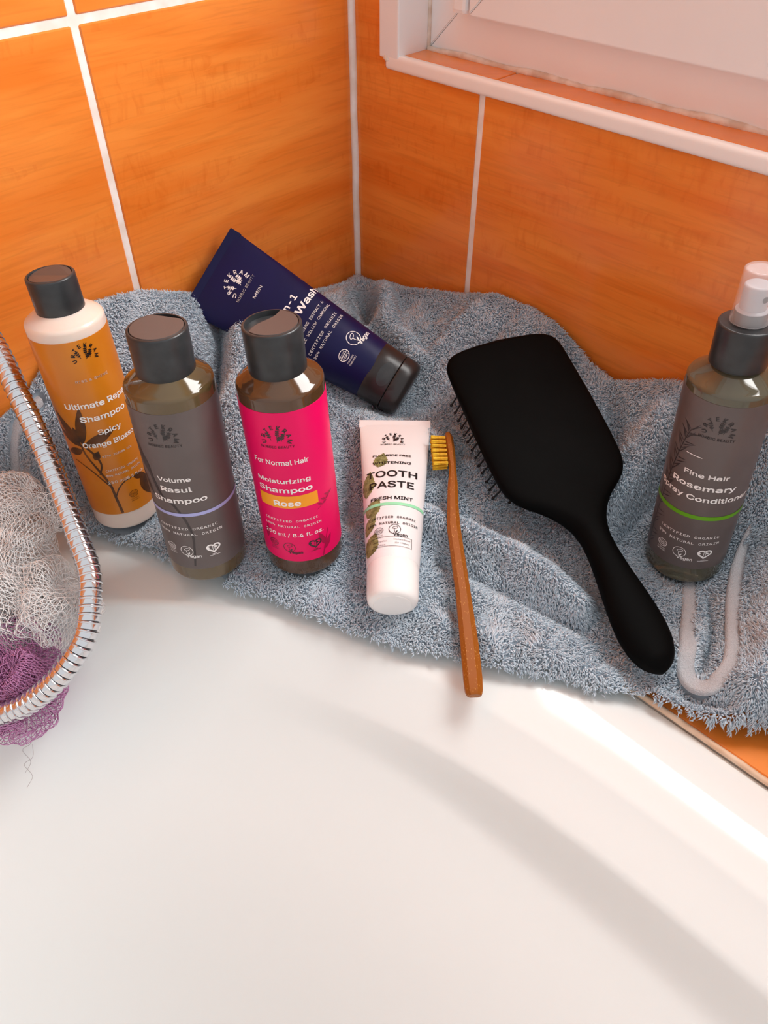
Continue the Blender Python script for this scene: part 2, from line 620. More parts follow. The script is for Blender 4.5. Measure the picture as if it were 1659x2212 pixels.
def cyl(R, lift):
    def fn(u, v):
        a = u / 1000.0 / R
        return np.stack([(R + lift) * np.sin(a), -(R + lift) * np.cos(a), v / 1000.0], -1)
    return fn


# ================================================================== THE ROOM
# wall_left is the plane x = 0, wall_right the plane y = 0; the tiled ledge is z = 0
GAP, TH, REC = 0.0052, 0.008, 0.0011
OPX0, OPX1, OPZ0, OPZ1 = 0.0345, 0.772, 0.2360, 0.99

wall_left = tag(boxes('wall_left', [((-0.10, -1.40, -0.60), (-REC, 0.10, 2.0))], 'grout'), 'left bathroom wall of glossy orange wood grain tiles with white grout', kind='structure')
wall_right = tag(boxes('wall_right', [((-0.001, REC, -0.60), (1.9, 0.12, OPZ0 + .004)), ((-0.001, REC, OPZ0 + .004), (OPX0, 0.12, OPZ1)),
                                      ((OPX1, REC, OPZ0 + .004), (1.9, 0.12, OPZ1)), ((-0.001, REC, OPZ1), (1.9, 0.12, 2.0))], 'grout'),
                 'right bathroom wall of orange tiles holding the window', kind='structure')
_tm = {}


def tile(parent, axis, a0, a1, z0, z1):
    """one tile on the left (axis 'y') or right (axis 'x') wall"""
    w, h = abs(a1 - a0) - GAP, (z1 - z0) - GAP
    if w < 0.006 or h < 0.006:
        return
    key = (axis, round(w, 4), round(h, 4))
    if key not in _tm:
        if axis == 'y':
            me = box_mesh('tile', (-TH, -w / 2, -h / 2), (0, w / 2, h / 2), 0.0009, 1)
        else:
            me = box_mesh('tile', (-w / 2, 0, -h / 2), (w / 2, TH, h / 2), 0.0009, 1)
        me.materials.append(MT['tile'])
        _tm[key] = me
    ob = bpy.data.objects.new('tile', _tm[key])
    COL.objects.link(ob)
    ob.parent = parent
    c = (a0 + a1) / 2
    ob.location = (0, c, (z0 + z1) / 2) if axis == 'y' else (c, 0, (z0 + z1) / 2)


rows = [-0.364, -0.034, 0.296, 0.626, 0.956, 1.286]
ycols = [-0.0005, -0.2292, -0.4792, -0.7292, -0.9792, -1.2292]
for z0, z1 in zip(rows[:-1], rows[1:]):
    for y0, y1 in zip(ycols[:-1], ycols[1:]):
        tile(wall_left, 'y', y1, y0, z0, z1)
xcols = [0.0005, 0.1338, 0.3838, 0.6338, 0.8838, 1.1338]
bm = bmesh.new()            # the tile cut to an L around the window's lower corner
h_ = GAP / 2
f_ = bm.faces.new([bm.verts.new((x, 0, z)) for x, z in ((.0005 + h_, -.034 + h_), (.1338 - h_, -.034 + h_), (.1338 - h_, OPZ0), (OPX0 + .002, OPZ0), (OPX0 + .002, .296 - h_), (.0005 + h_, .296 - h_))])
for v in bmesh.ops.extrude_face_region(bm, geom=[f_])['geom']:
    if isinstance(v, bmesh.types.BMVert):
        v.co.y = TH
bmesh.ops.recalc_face_normals(bm, faces=bm.faces[:])
me = bpy.data.meshes.new('tile')
bm.to_mesh(me)
bm.free()
link('tile', me, 'tile', wall_right)
for x0, x1 in zip(xcols[:-1], xcols[1:]):
    if x0 > .1:
        tile(wall_right, 'x', x0, x1, -0.034, OPZ0 + GAP / 2)
    tile(wall_right, 'x', x0, x1, 0.99 + GAP / 2, 1.286)
for z0, z1 in ((OPZ0 + GAP / 2, 0.296), (0.296, 0.626), (0.626, 0.956)):
    if z0 > .28:
        tile(wall_right, 'x', 0.0005, OPX0 + GAP, z0, z1)
    tile(wall_right, 'x', OPX1, 0.8838, z0, z1)
# grout bead in the corner
V, F = tubes([np.array([(0.0012, -0.0012, z + 0.0) for z in np.linspace(-0.03, 1.3, 60)]) + np.stack([np.sin(np.arange(60) * 1.7) * .0003, np.cos(np.arange(60) * 2.3) * .0003, np.zeros(60)], -1)], 0.0034, 8)
link('corner_grout', fast_mesh('corner_grout', V, F), 'grout', wall_left)

# tiled ledge between the bath and the right wall
wall_ledge = tag(boxes('wall_ledge', [((0.0, -0.1855, -0.10), (1.9, REC, -0.0012))], 'grout'), 'flat ledge of orange tiles between bath rim and right wall', kind='structure')
for x0, x1 in ((0.002, 0.2838), (0.2838, 0.6338), (0.6338, 0.9838)):
    me = box_mesh('tile', (x0 + .002, -0.184, -TH), (x1 - .002, -0.001, 0.0), 0.0009, 1)
    link('tile', me, 'tile', wall_ledge)

# ---- window
win = tag(empty('window_1', Matrix.Translation((0.4, 0.03, 0.247))), 'white plastic window with frosted pane above the orange wall', kind='structure')
inv = win.matrix_world.inverted()


def wbox(name, lo, hi, material, bevel=0.001, parent=win):
    me = box_mesh(name, lo, hi, bevel, 2)
    if parent is win:
        me.transform(inv)
    return link(name, me, material, parent)


# corner profile that dresses the reveal (vertical) and the sill edge trim
wbox('corner_profile', (OPX0, -0.0045, 0.2438), (0.0545, 0.0300, 1.0), 'pvc', 0.0012)
wbox('corner_profile', (OPX1 - .02, -0.0045, 0.2438), (OPX1, 0.0300, 1.0), 'pvc', 0.0012)
trim = tag(box('trim_1', (0.040, -0.0046, OPZ0), (0.776, 0.0035, 0.2470), 'trim', bevel=0.0034, seg=4), 'rounded white edge trim along the window sill', kind='structure')
smooth_by_angle(trim, 50)
# sill tiles
for x0, x1 in ((0.0545, 0.1425), (0.1449, 0.3925), (0.3949, 0.7520)):
    wbox('sill_tile', (x0, 0.0030, 0.2380), (x1, 0.0310, 0.2466), 'tile', 0.0006)
wbox('sill_bed', (0.0545, 0.0030, 0.2370), (0.752, 0.0900, 0.2455), 'grout', 0.0)


def prism(name, outline, y0, y1, material):
    """outline in x,z extruded along y, with a slight edge chamfer"""
    bm = bmesh.new()
    vs = [bm.verts.new((p[0], y0, p[1])) for p in outline]
    f = bm.faces.new(vs)
    ex = bmesh.ops.extrude_face_region(bm, geom=[f])
    for v in ex['geom']:
        if isinstance(v, bmesh.types.BMVert):
            v.co.y = y1
    bmesh.ops.recalc_face_normals(bm, faces=bm.faces[:])
    bmesh.ops.bevel(bm, geom=bm.edges[:], offset=0.0008, segments=2, affect='EDGES')
    me = bpy.data.meshes.new(name)
    bm.to_mesh(me)
    bm.free()
    me.transform(inv)
    return link(name, me, material, win)


FX0, FX1, FZ0, FZ1, FW = 0.0545, 0.7520, 0.2470, 0.9850, 0.036
g = 0.0003
prism('frame_rail', [(FX0 + g, FZ0), (FX1 - g, FZ0), (FX1 - FW - g, FZ0 + FW), (FX0 + FW + g, FZ0 + FW)], 0.030, 0.085, 'pvc')
prism('frame_rail', [(FX0 + FW + g, FZ1 - FW), (FX1 - FW - g, FZ1 - FW), (FX1 - g, FZ1), (FX0 + g, FZ1)], 0.030, 0.085, 'pvc')
prism('frame_jamb', [(FX0, FZ0 + g), (FX0 + FW, FZ0 + FW + g), (FX0 + FW, FZ1 - FW - g), (FX0, FZ1 - g)], 0.030, 0.085, 'pvc')
prism('frame_jamb', [(FX1 - FW, FZ0 + FW + g), (FX1, FZ0 + g), (FX1, FZ1 - g), (FX1 - FW, FZ1 - FW - g)], 0.030, 0.085, 'pvc')
SX0, SX1, SZ0, SZ1, SW = 0.1030, 0.7035, 0.2775, 0.9550, 0.118
prism('sash_rail', [(SX0 + g, SZ0), (SX1 - g, SZ0), (SX1 - SW - g, SZ0 + SW), (SX0 + SW + g, SZ0 + SW)], 0.0165, 0.075, 'pvc')
prism('sash_rail', [(SX0 + SW + g, SZ1 - SW), (SX1 - SW - g, SZ1 - SW), (SX1 - g, SZ1), (SX0 + g, SZ1)], 0.0165, 0.075, 'pvc')
prism('sash_stile', [(SX0, SZ0 + g), (SX0 + SW, SZ0 + SW + g), (SX0 + SW, SZ1 - SW - g), (SX0, SZ1 - g)], 0.0165, 0.075, 'pvc')
prism('sash_stile', [(SX1 - SW, SZ0 + SW + g), (SX1, SZ0 + g), (SX1, SZ1 - g), (SX1 - SW, SZ1 - SW - g)], 0.0165, 0.075, 'pvc')
wbox('hinge_cover', (0.0880, 0.0150, 0.2775), (0.1010, 0.0320, 0.345), 'pvc', 0.0028)
wbox('pane', (SX0 + SW - .004, 0.0420, SZ0 + SW - .004), (SX1 - SW + .004, 0.0480, SZ1 - SW + .004), 'pane', 0.0)
# messy silicone bead between frame and sill
xs = np.linspace(0.056, 0.75, 240)
P = np.stack([xs, 0.0288 + 0.0012 * np.sin(xs * 61) * np.sin(xs * 23) + rng.normal(0, .00028, 240), 0.2472 + 0.0005 * np.sin(xs * 90)], -1)
V, F = tubes([P], 0.0022 + 0.0006 * np.abs(np.sin(xs * 47)) + rng.normal(0, .00012, 240), 8)
me = fast_mesh('silicone_bead', V, F)
me.transform(inv)
link('silicone_bead', me, 'silicone', win)
zz = np.linspace(0.2475, 0.45, 60)
V, F = tubes([np.stack([np.full(60, .0550), np.full(60, .0292), zz], -1)], 0.0016, 6)
me = fast_mesh('silicone_bead', V, F)
me.transform(inv)
link('silicone_bead', me, 'silicone', win)
xs = np.linspace(0.036, 0.058, 24)
V, F = tubes([np.stack([xs, -0.0015 + .0015 * np.sin(xs * 400), 0.2436 - .001 * np.sin(xs * 300)], -1)], 0.0022 + .0008 * np.sin(xs * 500), 7)
me = fast_mesh('silicone_bead', V, F)
me.transform(inv)
link('silicone_bead', me, 'silicone', win)

# ================================================================== BATH
bath = tag(empty('bathtub', Matrix.Translation((0.9, -0.65, -0.40))), 'glossy white bathtub with rounded end below the towel', 'bathtub')


def bath_outline(d, n_exp, outer=False):
    """closed loop of points; left end is a super-ellipse, straight sides, right end mirrored"""
    pts = []
    cxl, cxr, cyb = 0.55, 1.25, -0.65
    a, bb = (0.5490, 0.4635) if outer else (0.50 - d, 0.408 - d)
    K, S_ = 56, 24
    th = np.linspace(math.pi / 2, 3 * math.pi / 2, K)
    for t in th:
        c, s_ = math.cos(t), math.sin(t)
        pts.append((cxl + a * math.copysign(abs(c) ** (2 / n_exp), c), cyb + bb * math.copysign(abs(s_) ** (2 / n_exp), s_)))
    for k in range(1, S_):
        pts.append((cxl + (cxr - cxl) * k / S_, cyb - bb))
    for t in np.linspace(3 * math.pi / 2, 5 * math.pi / 2, K):
        c, s_ = math.cos(t), math.sin(t)
        pts.append((cxr + a * math.copysign(abs(c) ** (2 / n_exp), c), cyb + bb * math.copysign(abs(s_) ** (2 / n_exp), s_)))
    for k in range(1, S_):
        pts.append((cxr + (cxl - cxr) * k / S_, cyb + bb))
    return np.array(pts)


rings = []
O = bath_outline(0, 9.0, True)
for dz, sc in ((-0.10, 1.0), (-0.007, 1.0), (-0.004, 0.9985), (-.0032, 0.996)):
    c = np.array([0.9, -0.65])
    rings.append(np.column_stack([c + (O - c) * sc, np.full(len(O), dz)]))
I0 = bath_outline(0, 2.5)
for f in (0.12, 0.25, 0.38, 0.5, 0.62, 0.74, 0.86, 0.95):
    Q = rings[3][:, :2] * (1 - f) + I0 * f
    rings.append(np.column_stack([Q, np.full(len(O), -0.0034 * (2 * f - 0.96) ** 2)]))
prof = []
r0 = 0.014
for k in range(9):                                   # rolled lip
    ph = math.radians(9 + 25 * k / 8)
    prof.append((r0 * (math.sin(ph) - math.sin(math.radians(9))), -0.0036 - r0 * (math.cos(math.radians(9)) - math.cos(ph))))
d, z = prof[-1]
prof += [(d + .008, z - .0042), (d + .017, z - .0084), (d + .026, z - .0122), (d + .0285, z - .0136), (d + .0305, z - .0160),
         (d + .0360, z - .0270), (d + .0410, z - .0365), (d + .0440, z - .0405), (d + .0480, z - .0435)]      # gentle shelf, then a short steep step
d, z = prof[-1]
prof += [(d + .020, z - .0115), (d + .045, z - .0255), (d + .080, z - .049), (d + .12, z - .082), (d + .16, z - .120), (d + .20, z - .152), (d + .235, z - .170), (d + .27, z - .178), (d + .30, z - .180)]
for dd, zz_ in prof:
    ring_ = bath_outline(dd, 2.5 + dd * 1.0)
    q = np.clip((ring_[:, 0] - 0.22) / 0.25, 0, 1)                     # the step runs along the sides and dies out at the sloped end
    q = q * q * (3 - 2 * q)
    zs_ = np.interp(dd, [prof[8][0], prof[-9][0]], [prof[8][1], prof[-9][1]]) if prof[8][0] < dd < prof[-9][0] else zz_
    rings.append(np.column_stack([ring_, zs_ * (1 - q) + zz_ * q]))
nO = len(O)
V = np.vstack(rings)
F = []
for j in range(len(rings) - 1):
    for k in range(nO):
        k2 = (k + 1) % nO
        F.append((j * nO + k, (j + 1) * nO + k, (j + 1) * nO + k2, j * nO + k2))
V = np.vstack([V, [[0.9, -0.65, rings[-1][0, 2] - .002]]])
for k in range(nO):
    F.append(((len(rings) - 1) * nO + k, len(V) - 1, (len(rings) - 1) * nO + (k + 1) % nO))
V = V - np.array([0.9, -0.65, -0.40])
build('tub_shell', V, F, 'enamel', bath, smooth=True)
xs = np.linspace(0.012, 1.7, 200)
P = np.stack([xs, np.full(200, -0.1862) + rng.normal(0, .00015, 200), np.full(200, -.0004)], -1) - np.array([0.9, -0.65, -0.40])
V, F = tubes([P], 0.0021, 8)
link('caulk_bead', fast_mesh('caulk_bead', V, F), 'caulk', bath)

# ================================================================== TOWEL
FRONT = np.array([(0.003, -0.425), (0.016, -0.415), (0.028, -0.372), (0.0553, -0.3635), (0.085, -0.3520), (0.1208, -0.3349), (0.1614, -0.3245),
                  (0.1986, -0.3130), (0.2293, -0.2990), (0.2635, -0.287), (0.2955, -0.2763), (0.3225, -0.2622), (0.3478, -0.2471), (0.3736, -0.2336),
                  (0.3958, -0.2180), (0.4223, -0.2064), (0.4413, -0.1900), (0.4605, -0.1868), (0.4838, -0.1806), (0.5062, -0.1640), (0.53, -0.145), (0.60, -0.115), (0.62, -0.003)])
WALLGAP = 0.0045
POLY = np.vstack([[(WALLGAP, -0.425)], FRONT, [(0.62, -WALLGAP), (WALLGAP, -WALLGAP)]])
CTRL = [  # x, y, height of the cloth
    (.004, -.425, .062), (.006, -.36, .074), (.006, -.324, .092), (.006, -.30, .116), (.018, -.285, .112), (.006, -.27, .132), (.006, -.23, .124), (.006, -.195, .108), (.006, -.14, .085), (.006, -.08, .066), (.006, -.006, .053),
    (.07, -.006, .066), (.138, -.006, .086), (.20, -.006, .100), (.235, -.006, .092), (.282, -.006, .070), (.31, -.006, .080), (.345, -.006, .096), (.42, -.006, .098), (.52, -.006, .080), (.62, -.006, .06),
    (.090, -.3216, .0105), (.113, -.3216, .0105), (.067, -.3216, .013), (.090, -.345, .010), (.090, -.298, .014), (.170, -.308, .0105), (.193, -.300, .0105), (.150, -.316, .0105), (.165, -.285, .013),
    (.213, -.258, .0105), (.235, -.262, .0105), (.190, -.255, .013), (.215, -.282, .0100), (.205, -.235, .015),
    (.403, -.081, .0105), (.425, -.095, .0105), (.380, -.085, .014), (.405, -.108, .0100), (.405, -.055, .018),
    (.295, -.2556, .0085), (.265, -.223, .0130), (.24, -.197, .020), (.215, -.171, .030), (.1895, -.1448, .0435),
    (.255, -.158, .036), (.30, -.199, .0200), (.33, -.225, .0115), (.234, -.138, .042),
    (.2231, -.0683, .058), (.2718, -.093, .039), (.32, -.1177, .025), (.357, -.136, .022), (.40, -.158, .012), (.44, -.178, .008), (.245, -.115, .040), (.30, -.145, .026),
    (.1687, -.1135, .032), (.13, -.13, .046), (.09, -.145, .060), (.05, -.165, .082), (.02, -.19, .104), (.13, -.085, .052), (.10, -.05, .056), (.165, -.05, .068),
    (.04, -.26, .080), (.07, -.25, .058), (.10, -.25, .040), (.12, -.225, .044), (.14, -.19, .044), (.13, -.265, .026), (.17, -.215, .030), (.05, -.31, .036), (.035, -.345, .045),
    (.36, -.06, .045), (.34, -.09, .040), (.30, -.05, .056), (.37, -.19, .0130), (.34, -.17, .022), (.39, -.205, .010), (.425, -.15, .012), (.455, -.152, .019), (.48, -.16, .024), (.446, -.164, .017), (.50, -.13, .032), (.47, -.11, .030), (.46, -.06, .050), (.54, -.09, .05), (.445, -.12, .012),
]
RIDGES = [  # polyline, amplitude, width
    ([(0.030, -.228), (.0512, -.2327), (.085, -.250)], .007, .016),
    ([(0.012, -.172), (.0539, -.2043), (.0865, -.2411), (.1000, -.262)], -.020, .0085),
    ([(.030, -.150), (.0959, -.2162), (.1346, -.255)], .008, .013),
    ([(.0507, -.0154), (.100, -.0600), (.150, -.082)], .012, .009),
    ([(.028, -.0220), (.0758, -.0582)], -.012, .008),
    ([(.1956, -.0043), (.1920, -.0709)], -.010, .007), ([(.170, -.0043), (.160, -.075)], .006, .008), ([(.2139, -.0064), (.226, -.0353)], -.008, .006),
    ([(.255, -.1900), (.3221, -.1732), (.3800, -.1700)], .0095, .0075), ([(.290, -.2030), (.3405, -.1900), (.3899, -.1790)], -.0065, .0060),
    ([(.3520, -.0850), (.3440, -.050), (.338, -.012)], .010, .010), ([(.290, -.010), (.3190, -.0500), (.325, -.085)], -.012, .0085), ([(.362, -.105), (.366, -.06), (.37, -.01)], -.008, .008),
    ([(.340, -.2264), (.367, -.235)], .003, .006), ([(.3190, -.2240), (.3447, -.2454)], -.005, .006),
    ([(.4379, -.1800), (.461, -.1774), (.4804, -.1711)], -.011, .0065), ([(.446, -.1850), (.468, -.1835), (.492, -.174)], .007, .0055),
    ([(.490, -.155), (.475, -.10), (.455, -.06)], .012, .014),
    ([(.444, -.160), (.440, -.12), (.422, -.09)], .004, .006), ([(.4590, -.159), (.4500, -.13), (.4300, -.095)], -.0075, .0048),
    ([(.165, -.175), (.2100, -.2150)], -.008, .009), ([(.145, -.21), (.185, -.25)], .006, .008),
    ([(.205, -.21), (.25, -.25)], -.003, .008), ([(.27, -.262), (.36, -.2200), (.42, -.196)], .0030, .007),
    ([(.065, -.345), (.06, -.31), (.045, -.285)], -.010, .009), ([(.04, -.36), (.035, -.33)], .012, .008),
]


def tps_fit(P, z, lam=2e-6):
    n = len(P)
    d = np.linalg.norm(P[:, None] - P[None], axis=2)
    K = d * d * np.log(d + 1e-9) + lam * np.eye(n) * n
    A = np.zeros((n + 3, n + 3))
    A[:n, :n] = K
    A[:n, n] = 1
    A[:n, n + 1:] = P
    A[n, :n] = 1
    A[n + 1:, :n] = P.T
    return np.linalg.solve(A, np.concatenate([z, [0, 0, 0]]))


_c = np.array(CTRL)
_tp = _c[:, :2]
_tw = tps_fit(_tp, _c[:, 2])


def seg_dist(P, A, B):
    AB = B - A
    t = np.clip(((P - A) @ AB) / (AB @ AB), 0, 1)
    return np.linalg.norm(P - (A + t[:, None] * AB), axis=1)


def poly_dist(P, line):
    line = np.asarray(line, float)
    return np.min([seg_dist(P, a, c) for a, c in zip(line[:-1], line[1:])], axis=0)


_wv = [(rng.normal(0, 1, 2), rng.uniform(0, 6.28)) for _ in range(28)]


def wav(P, lam_min, lam_max, k0, k1):
    out = np.zeros(len(P))
    for i in range(k0, k1):
        (dv, ph) = _wv[i]
        lam = lam_min + (lam_max - lam_min) * ((i * 0.37) % 1)
        out += np.sin((P @ (dv / np.linalg.norm(dv))) * 2 * np.pi / lam + ph)
    return out / math.sqrt(k1 - k0)


BASES = [(.213, -.258), (.170, -.308), (.090, -.3216), (.403, -.081)]


def towel_h(P, edge=True):
    P = np.asarray(P, float)
    d = np.linalg.norm(P[:, None] - _tp[None], axis=2)
    z = (d * d * np.log(d + 1e-9)) @ _tw[:len(_tp)] + _tw[len(_tp)] + P @ _tw[len(_tp) + 1:]
    w = np.ones(len(P))
    for b_ in BASES:
        q = np.linalg.norm(P - np.array(b_), axis=1)
        w *= np.clip((q - .027) / .012, 0, 1)
    w2_ = w * np.clip((np.minimum(P[:, 0], -P[:, 1]) - .006) / .03, 0.12, 1)
    for line, amp, sg in RIDGES:
        z = z + w2_ * amp * 1.4 * np.exp(-(poly_dist(P, catmull(line, 5)) / sg) ** 2)
    amp = np.clip((z - .008) / .03, 0.25, 1.0) * np.maximum(w2_, .3 * w)
    z = z + amp * (.0030 * wav(P, .035, .075, 0, 14) + .0008 * wav(P, .014, .025, 14, 28))
    z = np.maximum(z, 0.0058)
    if edge:
        de = poly_dist(P, FRONT)
        wd_ = np.clip(z * 0.95, .008, .022)
        t = np.clip(1 - de / wd_, 0, 1)
        z = 0.0018 + (z - 0.0018) * np.sqrt(np.clip(1 - t * t, 0, 1))
        dw = np.minimum(P[:, 0], -P[:, 1]) - WALLGAP
        t = np.clip(1 - dw / .011, 0, 1)
        z = z - .009 * (1 - np.sqrt(np.clip(1 - t * t, 0, 1)))
    return z


def inside(P, poly):
    x, y = P[:, 0], P[:, 1]
    r_ = np.zeros(len(P), bool)
    j = len(poly) - 1
    for i in range(len(poly)):
        xi, yi = poly[i]
        xj, yj = poly[j]
        c = ((yi > y) != (yj > y)) & (x < (xj - xi) * (y - yi) / (yj - yi + 1e-15) + xi)
        r_ ^= c
        j = i
    return r_


GS = 0.0022
gx = np.arange(WALLGAP, 0.62, GS)
gy = np.arange(-0.43, -WALLGAP + 1e-6, GS)
GX, GY = np.meshgrid(gx, gy, indexing='ij')
P2 = np.stack([GX.ravel(), GY.ravel()], -1)
ins = inside(P2, POLY)
Z = np.zeros(len(P2))
Z[ins] = towel_h(P2[ins])
nx, ny = GX.shape
idx = np.arange(nx * ny).reshape(nx, ny)
quads = np.stack([idx[:-1, :-1], idx[1:, :-1], idx[1:, 1:], idx[:-1, 1:]], -1).reshape(-1, 4)
quads = quads[ins[quads].all(axis=1)]
used = np.unique(quads)
remap = -np.ones(nx * ny, int)
remap[used] = np.arange(len(used))
TV = np.column_stack([P2[used], Z[used]])
TF = remap[quads]
towel = tag(empty('bath_towel', Matrix.Translation((0.30, -0.15, 0.0))), 'crumpled blue grey terry towel heaped in the tiled corner', 'towel')
TO = np.array([0.30, -0.15, 0.0])
_cd = poly_dist(TV[:, :2], FRONT)
link('cloth', fast_mesh('cloth', TV - TO, TF[(_cd[TF] > .0032).all(axis=1)]), 'towel_base', towel)

# hems: flat woven ribbons
HEM_U = catmull([(.4115, -.086), (.4290, -.1163), (.4425, -.1480), (.4500, -.1640), (.4600, -.1690), (.4690, -.1640), (.4690, -.1461), (.4570, -.118), (.4440, -.0900), (.4340, -.0650), (.4290, -.046)], 9)
HEM_L = catmull([(.0135, -.330), (.0150, -.352), (.026, -.3680), (.045, -.3660), (.060, -.3630)], 9)


def ribbon(name, path, width, lift):
    T = np.gradient(path, axis=0)
    T /= np.linalg.norm(T, axis=1)[:, None]
    Nn = np.stack([-T[:, 1], T[:, 0]], -1)
    V = []
    prof_ = [(-.5, -.6), (-.48, .75), (-.25, 1.0), (0, 1.0), (.25, 1.0), (.48, .75), (.5, -.6)]
    hz = towel_h(path, True)
    hz = np.convolve(np.pad(hz, 4, mode='edge'), np.ones(9) / 9, 'valid')
    for s, l in prof_:
        q = path + Nn * (width * s * np.interp(np.arange(len(path)), [0, 6, len(path) - 14, len(path) - 1], [.8, 1, 1, .45]))[:, None]
        V.append(np.column_stack([q, hz + lift * l]))
    V = np.stack(V, 1)
    n, k = V.shape[:2]
    i = np.arange(n - 1)[:, None] * k
    j = np.arange(k - 1)[None]
    F = np.stack([i + j, i + j + 1, i + k + j + 1, i + k + j], -1).reshape(-1, 4)
    ob = link(name, fast_mesh(name, V.reshape(-1, 3) - TO, F), 'hem', towel)
    ob['label'] = 'pale flat woven hem'
    return ob


ribbon('hem', HEM_U, .0105, .0024)
ribbon('hem', HEM_L, .0090, .0034)

# pile: short bent yarn loops all over the cloth
NT = 215000
tri = np.vstack([TF[:, [0, 1, 2]], TF[:, [0, 2, 3]]])
A_, B_, C_ = TV[tri[:, 0]], TV[tri[:, 1]], TV[tri[:, 2]]
cr = np.cross(B_ - A_, C_ - A_)
ar = np.linalg.norm(cr, axis=1)
pick = rng.choice(len(tri), NT, p=ar / ar.sum())
s1, s2 = np.sqrt(rng.random(NT)), rng.random(NT)
Pt = A_[pick] * (1 - s1)[:, None] + B_[pick] * (s1 * (1 - s2))[:, None] + C_[pick] * (s1 * s2)[:, None]
# smooth vertex normals
vn = np.zeros_like(TV)
for k in range(3):
    np.add.at(vn, tri[:, k], cr)
vn /= np.linalg.norm(vn, axis=1)[:, None] + 1e-12
Nm = vn[tri[pick, 0]] * (1 - s1)[:, None] + vn[tri[pick, 1]] * (s1 * (1 - s2))[:, None] + vn[tri[pick, 2]] * (s1 * s2)[:, None]
Nm /= np.linalg.norm(Nm, axis=1)[:, None]
keep = np.ones(NT, bool)
for b_ in BASES:
    keep &= np.linalg.norm(Pt[:, :2] - np.array(b_), axis=1) > .0215
keep &= poly_dist(Pt[:, :2], HEM_U[:-8]) > .0037
keep &= poly_dist(Pt[:, :2], HEM_L) > .0044
Pt, Nm = Pt[keep], Nm[keep]
n = len(Pt)
# lay of the pile: a slowly turning direction plus downhill lean and scatter
fa = 1.6 * wav(Pt[:, :2], .03, .09, 3, 12) + 0.7 * wav(Pt[:, :2], .012, .02, 12, 20)
lay = np.stack([np.cos(fa), np.sin(fa), np.zeros(n)], -1) * 0.75
lay[:, 2] -= 0.55
lay += rng.normal(0, .45, (n, 3))
lay -= Nm * np.sum(lay * Nm, 1)[:, None]
ln = np.linalg.norm(lay, axis=1)[:, None]
lay = lay / (ln + 1e-9) * np.clip(ln, .2, 1.15)
Len = rng.normal(.0040, .0006, n).clip(.0022, .0056)
rad = rng.normal(.00048, .00006, n).clip(.00034, .00065)
side = np.cross(Nm, lay + 1e-6)
side /= np.linalg.norm(side, axis=1)[:, None] + 1e-9
fr = np.cross(side, Nm)
rings_ = []
for t, rs in ((-0.12, 1.0), (0.55, 1.1)):
    c = Pt + Nm * (Len * (t - .18 * t * t))[:, None] + lay * (Len * .62 * t * t)[:, None] + side * (Len * .12 * np.sin(3 * t))[:, None]
    r_ = (rad * rs)[:, None]
    rings_.append(np.stack([c + side * r_, c - side * r_ * .5 + fr * r_ * .87, c - side * r_ * .5 - fr * r_ * .87], 1))
tip = Pt + Nm * (Len * .80)[:, None] + lay * (Len * .74)[:, None]
PV = np.concatenate([*rings_, tip[:, None, :]], axis=1).reshape(-1, 3)
o_ = (np.arange(n) * 7)[:, None]
tl = []
for lvl in range(1):
    for k in range(3):
        a, c = lvl * 3 + k, lvl * 3 + (k + 1) % 3
        tl += [(a, c, c + 3), (a, c + 3, a + 3)]
for k in range(3):
    tl.append((3 + k, 3 + (k + 1) % 3, 6))
PF = (o_[:, :, None] + np.array(tl)[None]).reshape(-1, 3)
tag(link('pile', fast_mesh('pile', PV - TO, PF), 'towel', towel), kind='stuff')

# ================================================================== BOTTLES
def bottle_frame(B, A, F):
    A, F = Vector(A).normalized(), Vector(F)
    F = (F - A * F.dot(A)).normalized()
    return frame(B, A.cross(F), -F, A)


def bottle_body(root, R, sh, neck_r, neck_z, material, dome=0.010):
    p = [(0, .0030), (R * .55, .0022), (R - .0065, .0004), (R - .0045, 0.0)] + arc(R - .0040, .0040, .0040, -80, 0, 6)
    p += [(R, .02), (R, sh * .5), (R, sh)]
    er = .0034                                   # tight edge, then a gently rising shoulder
    p += arc(R - er, sh, er, 8, 68, 6)
    x0, z0 = p[-1]
    for k in range(1, 8):
        t = k / 7
        p.append((x0 + (neck_r - x0) * t, z0 + (sh + dome - z0) * (t ** 0.85)))
    p += [(neck_r, neck_z)]
    p += [(neck_r - .001, neck_z), (0, neck_z)]
    return lathe('body', p, material, root, 72, 30)


def sleeve(root, R, v0, v1, material):
    p = [(R - .0003, v0), (R + .00022, v0 + .0001), (R + .00022, (v0 + v1) / 2), (R + .00022, v1 - .0001), (R - .0003, v1)]
    return lathe('label', p, material, root, 96, 50)


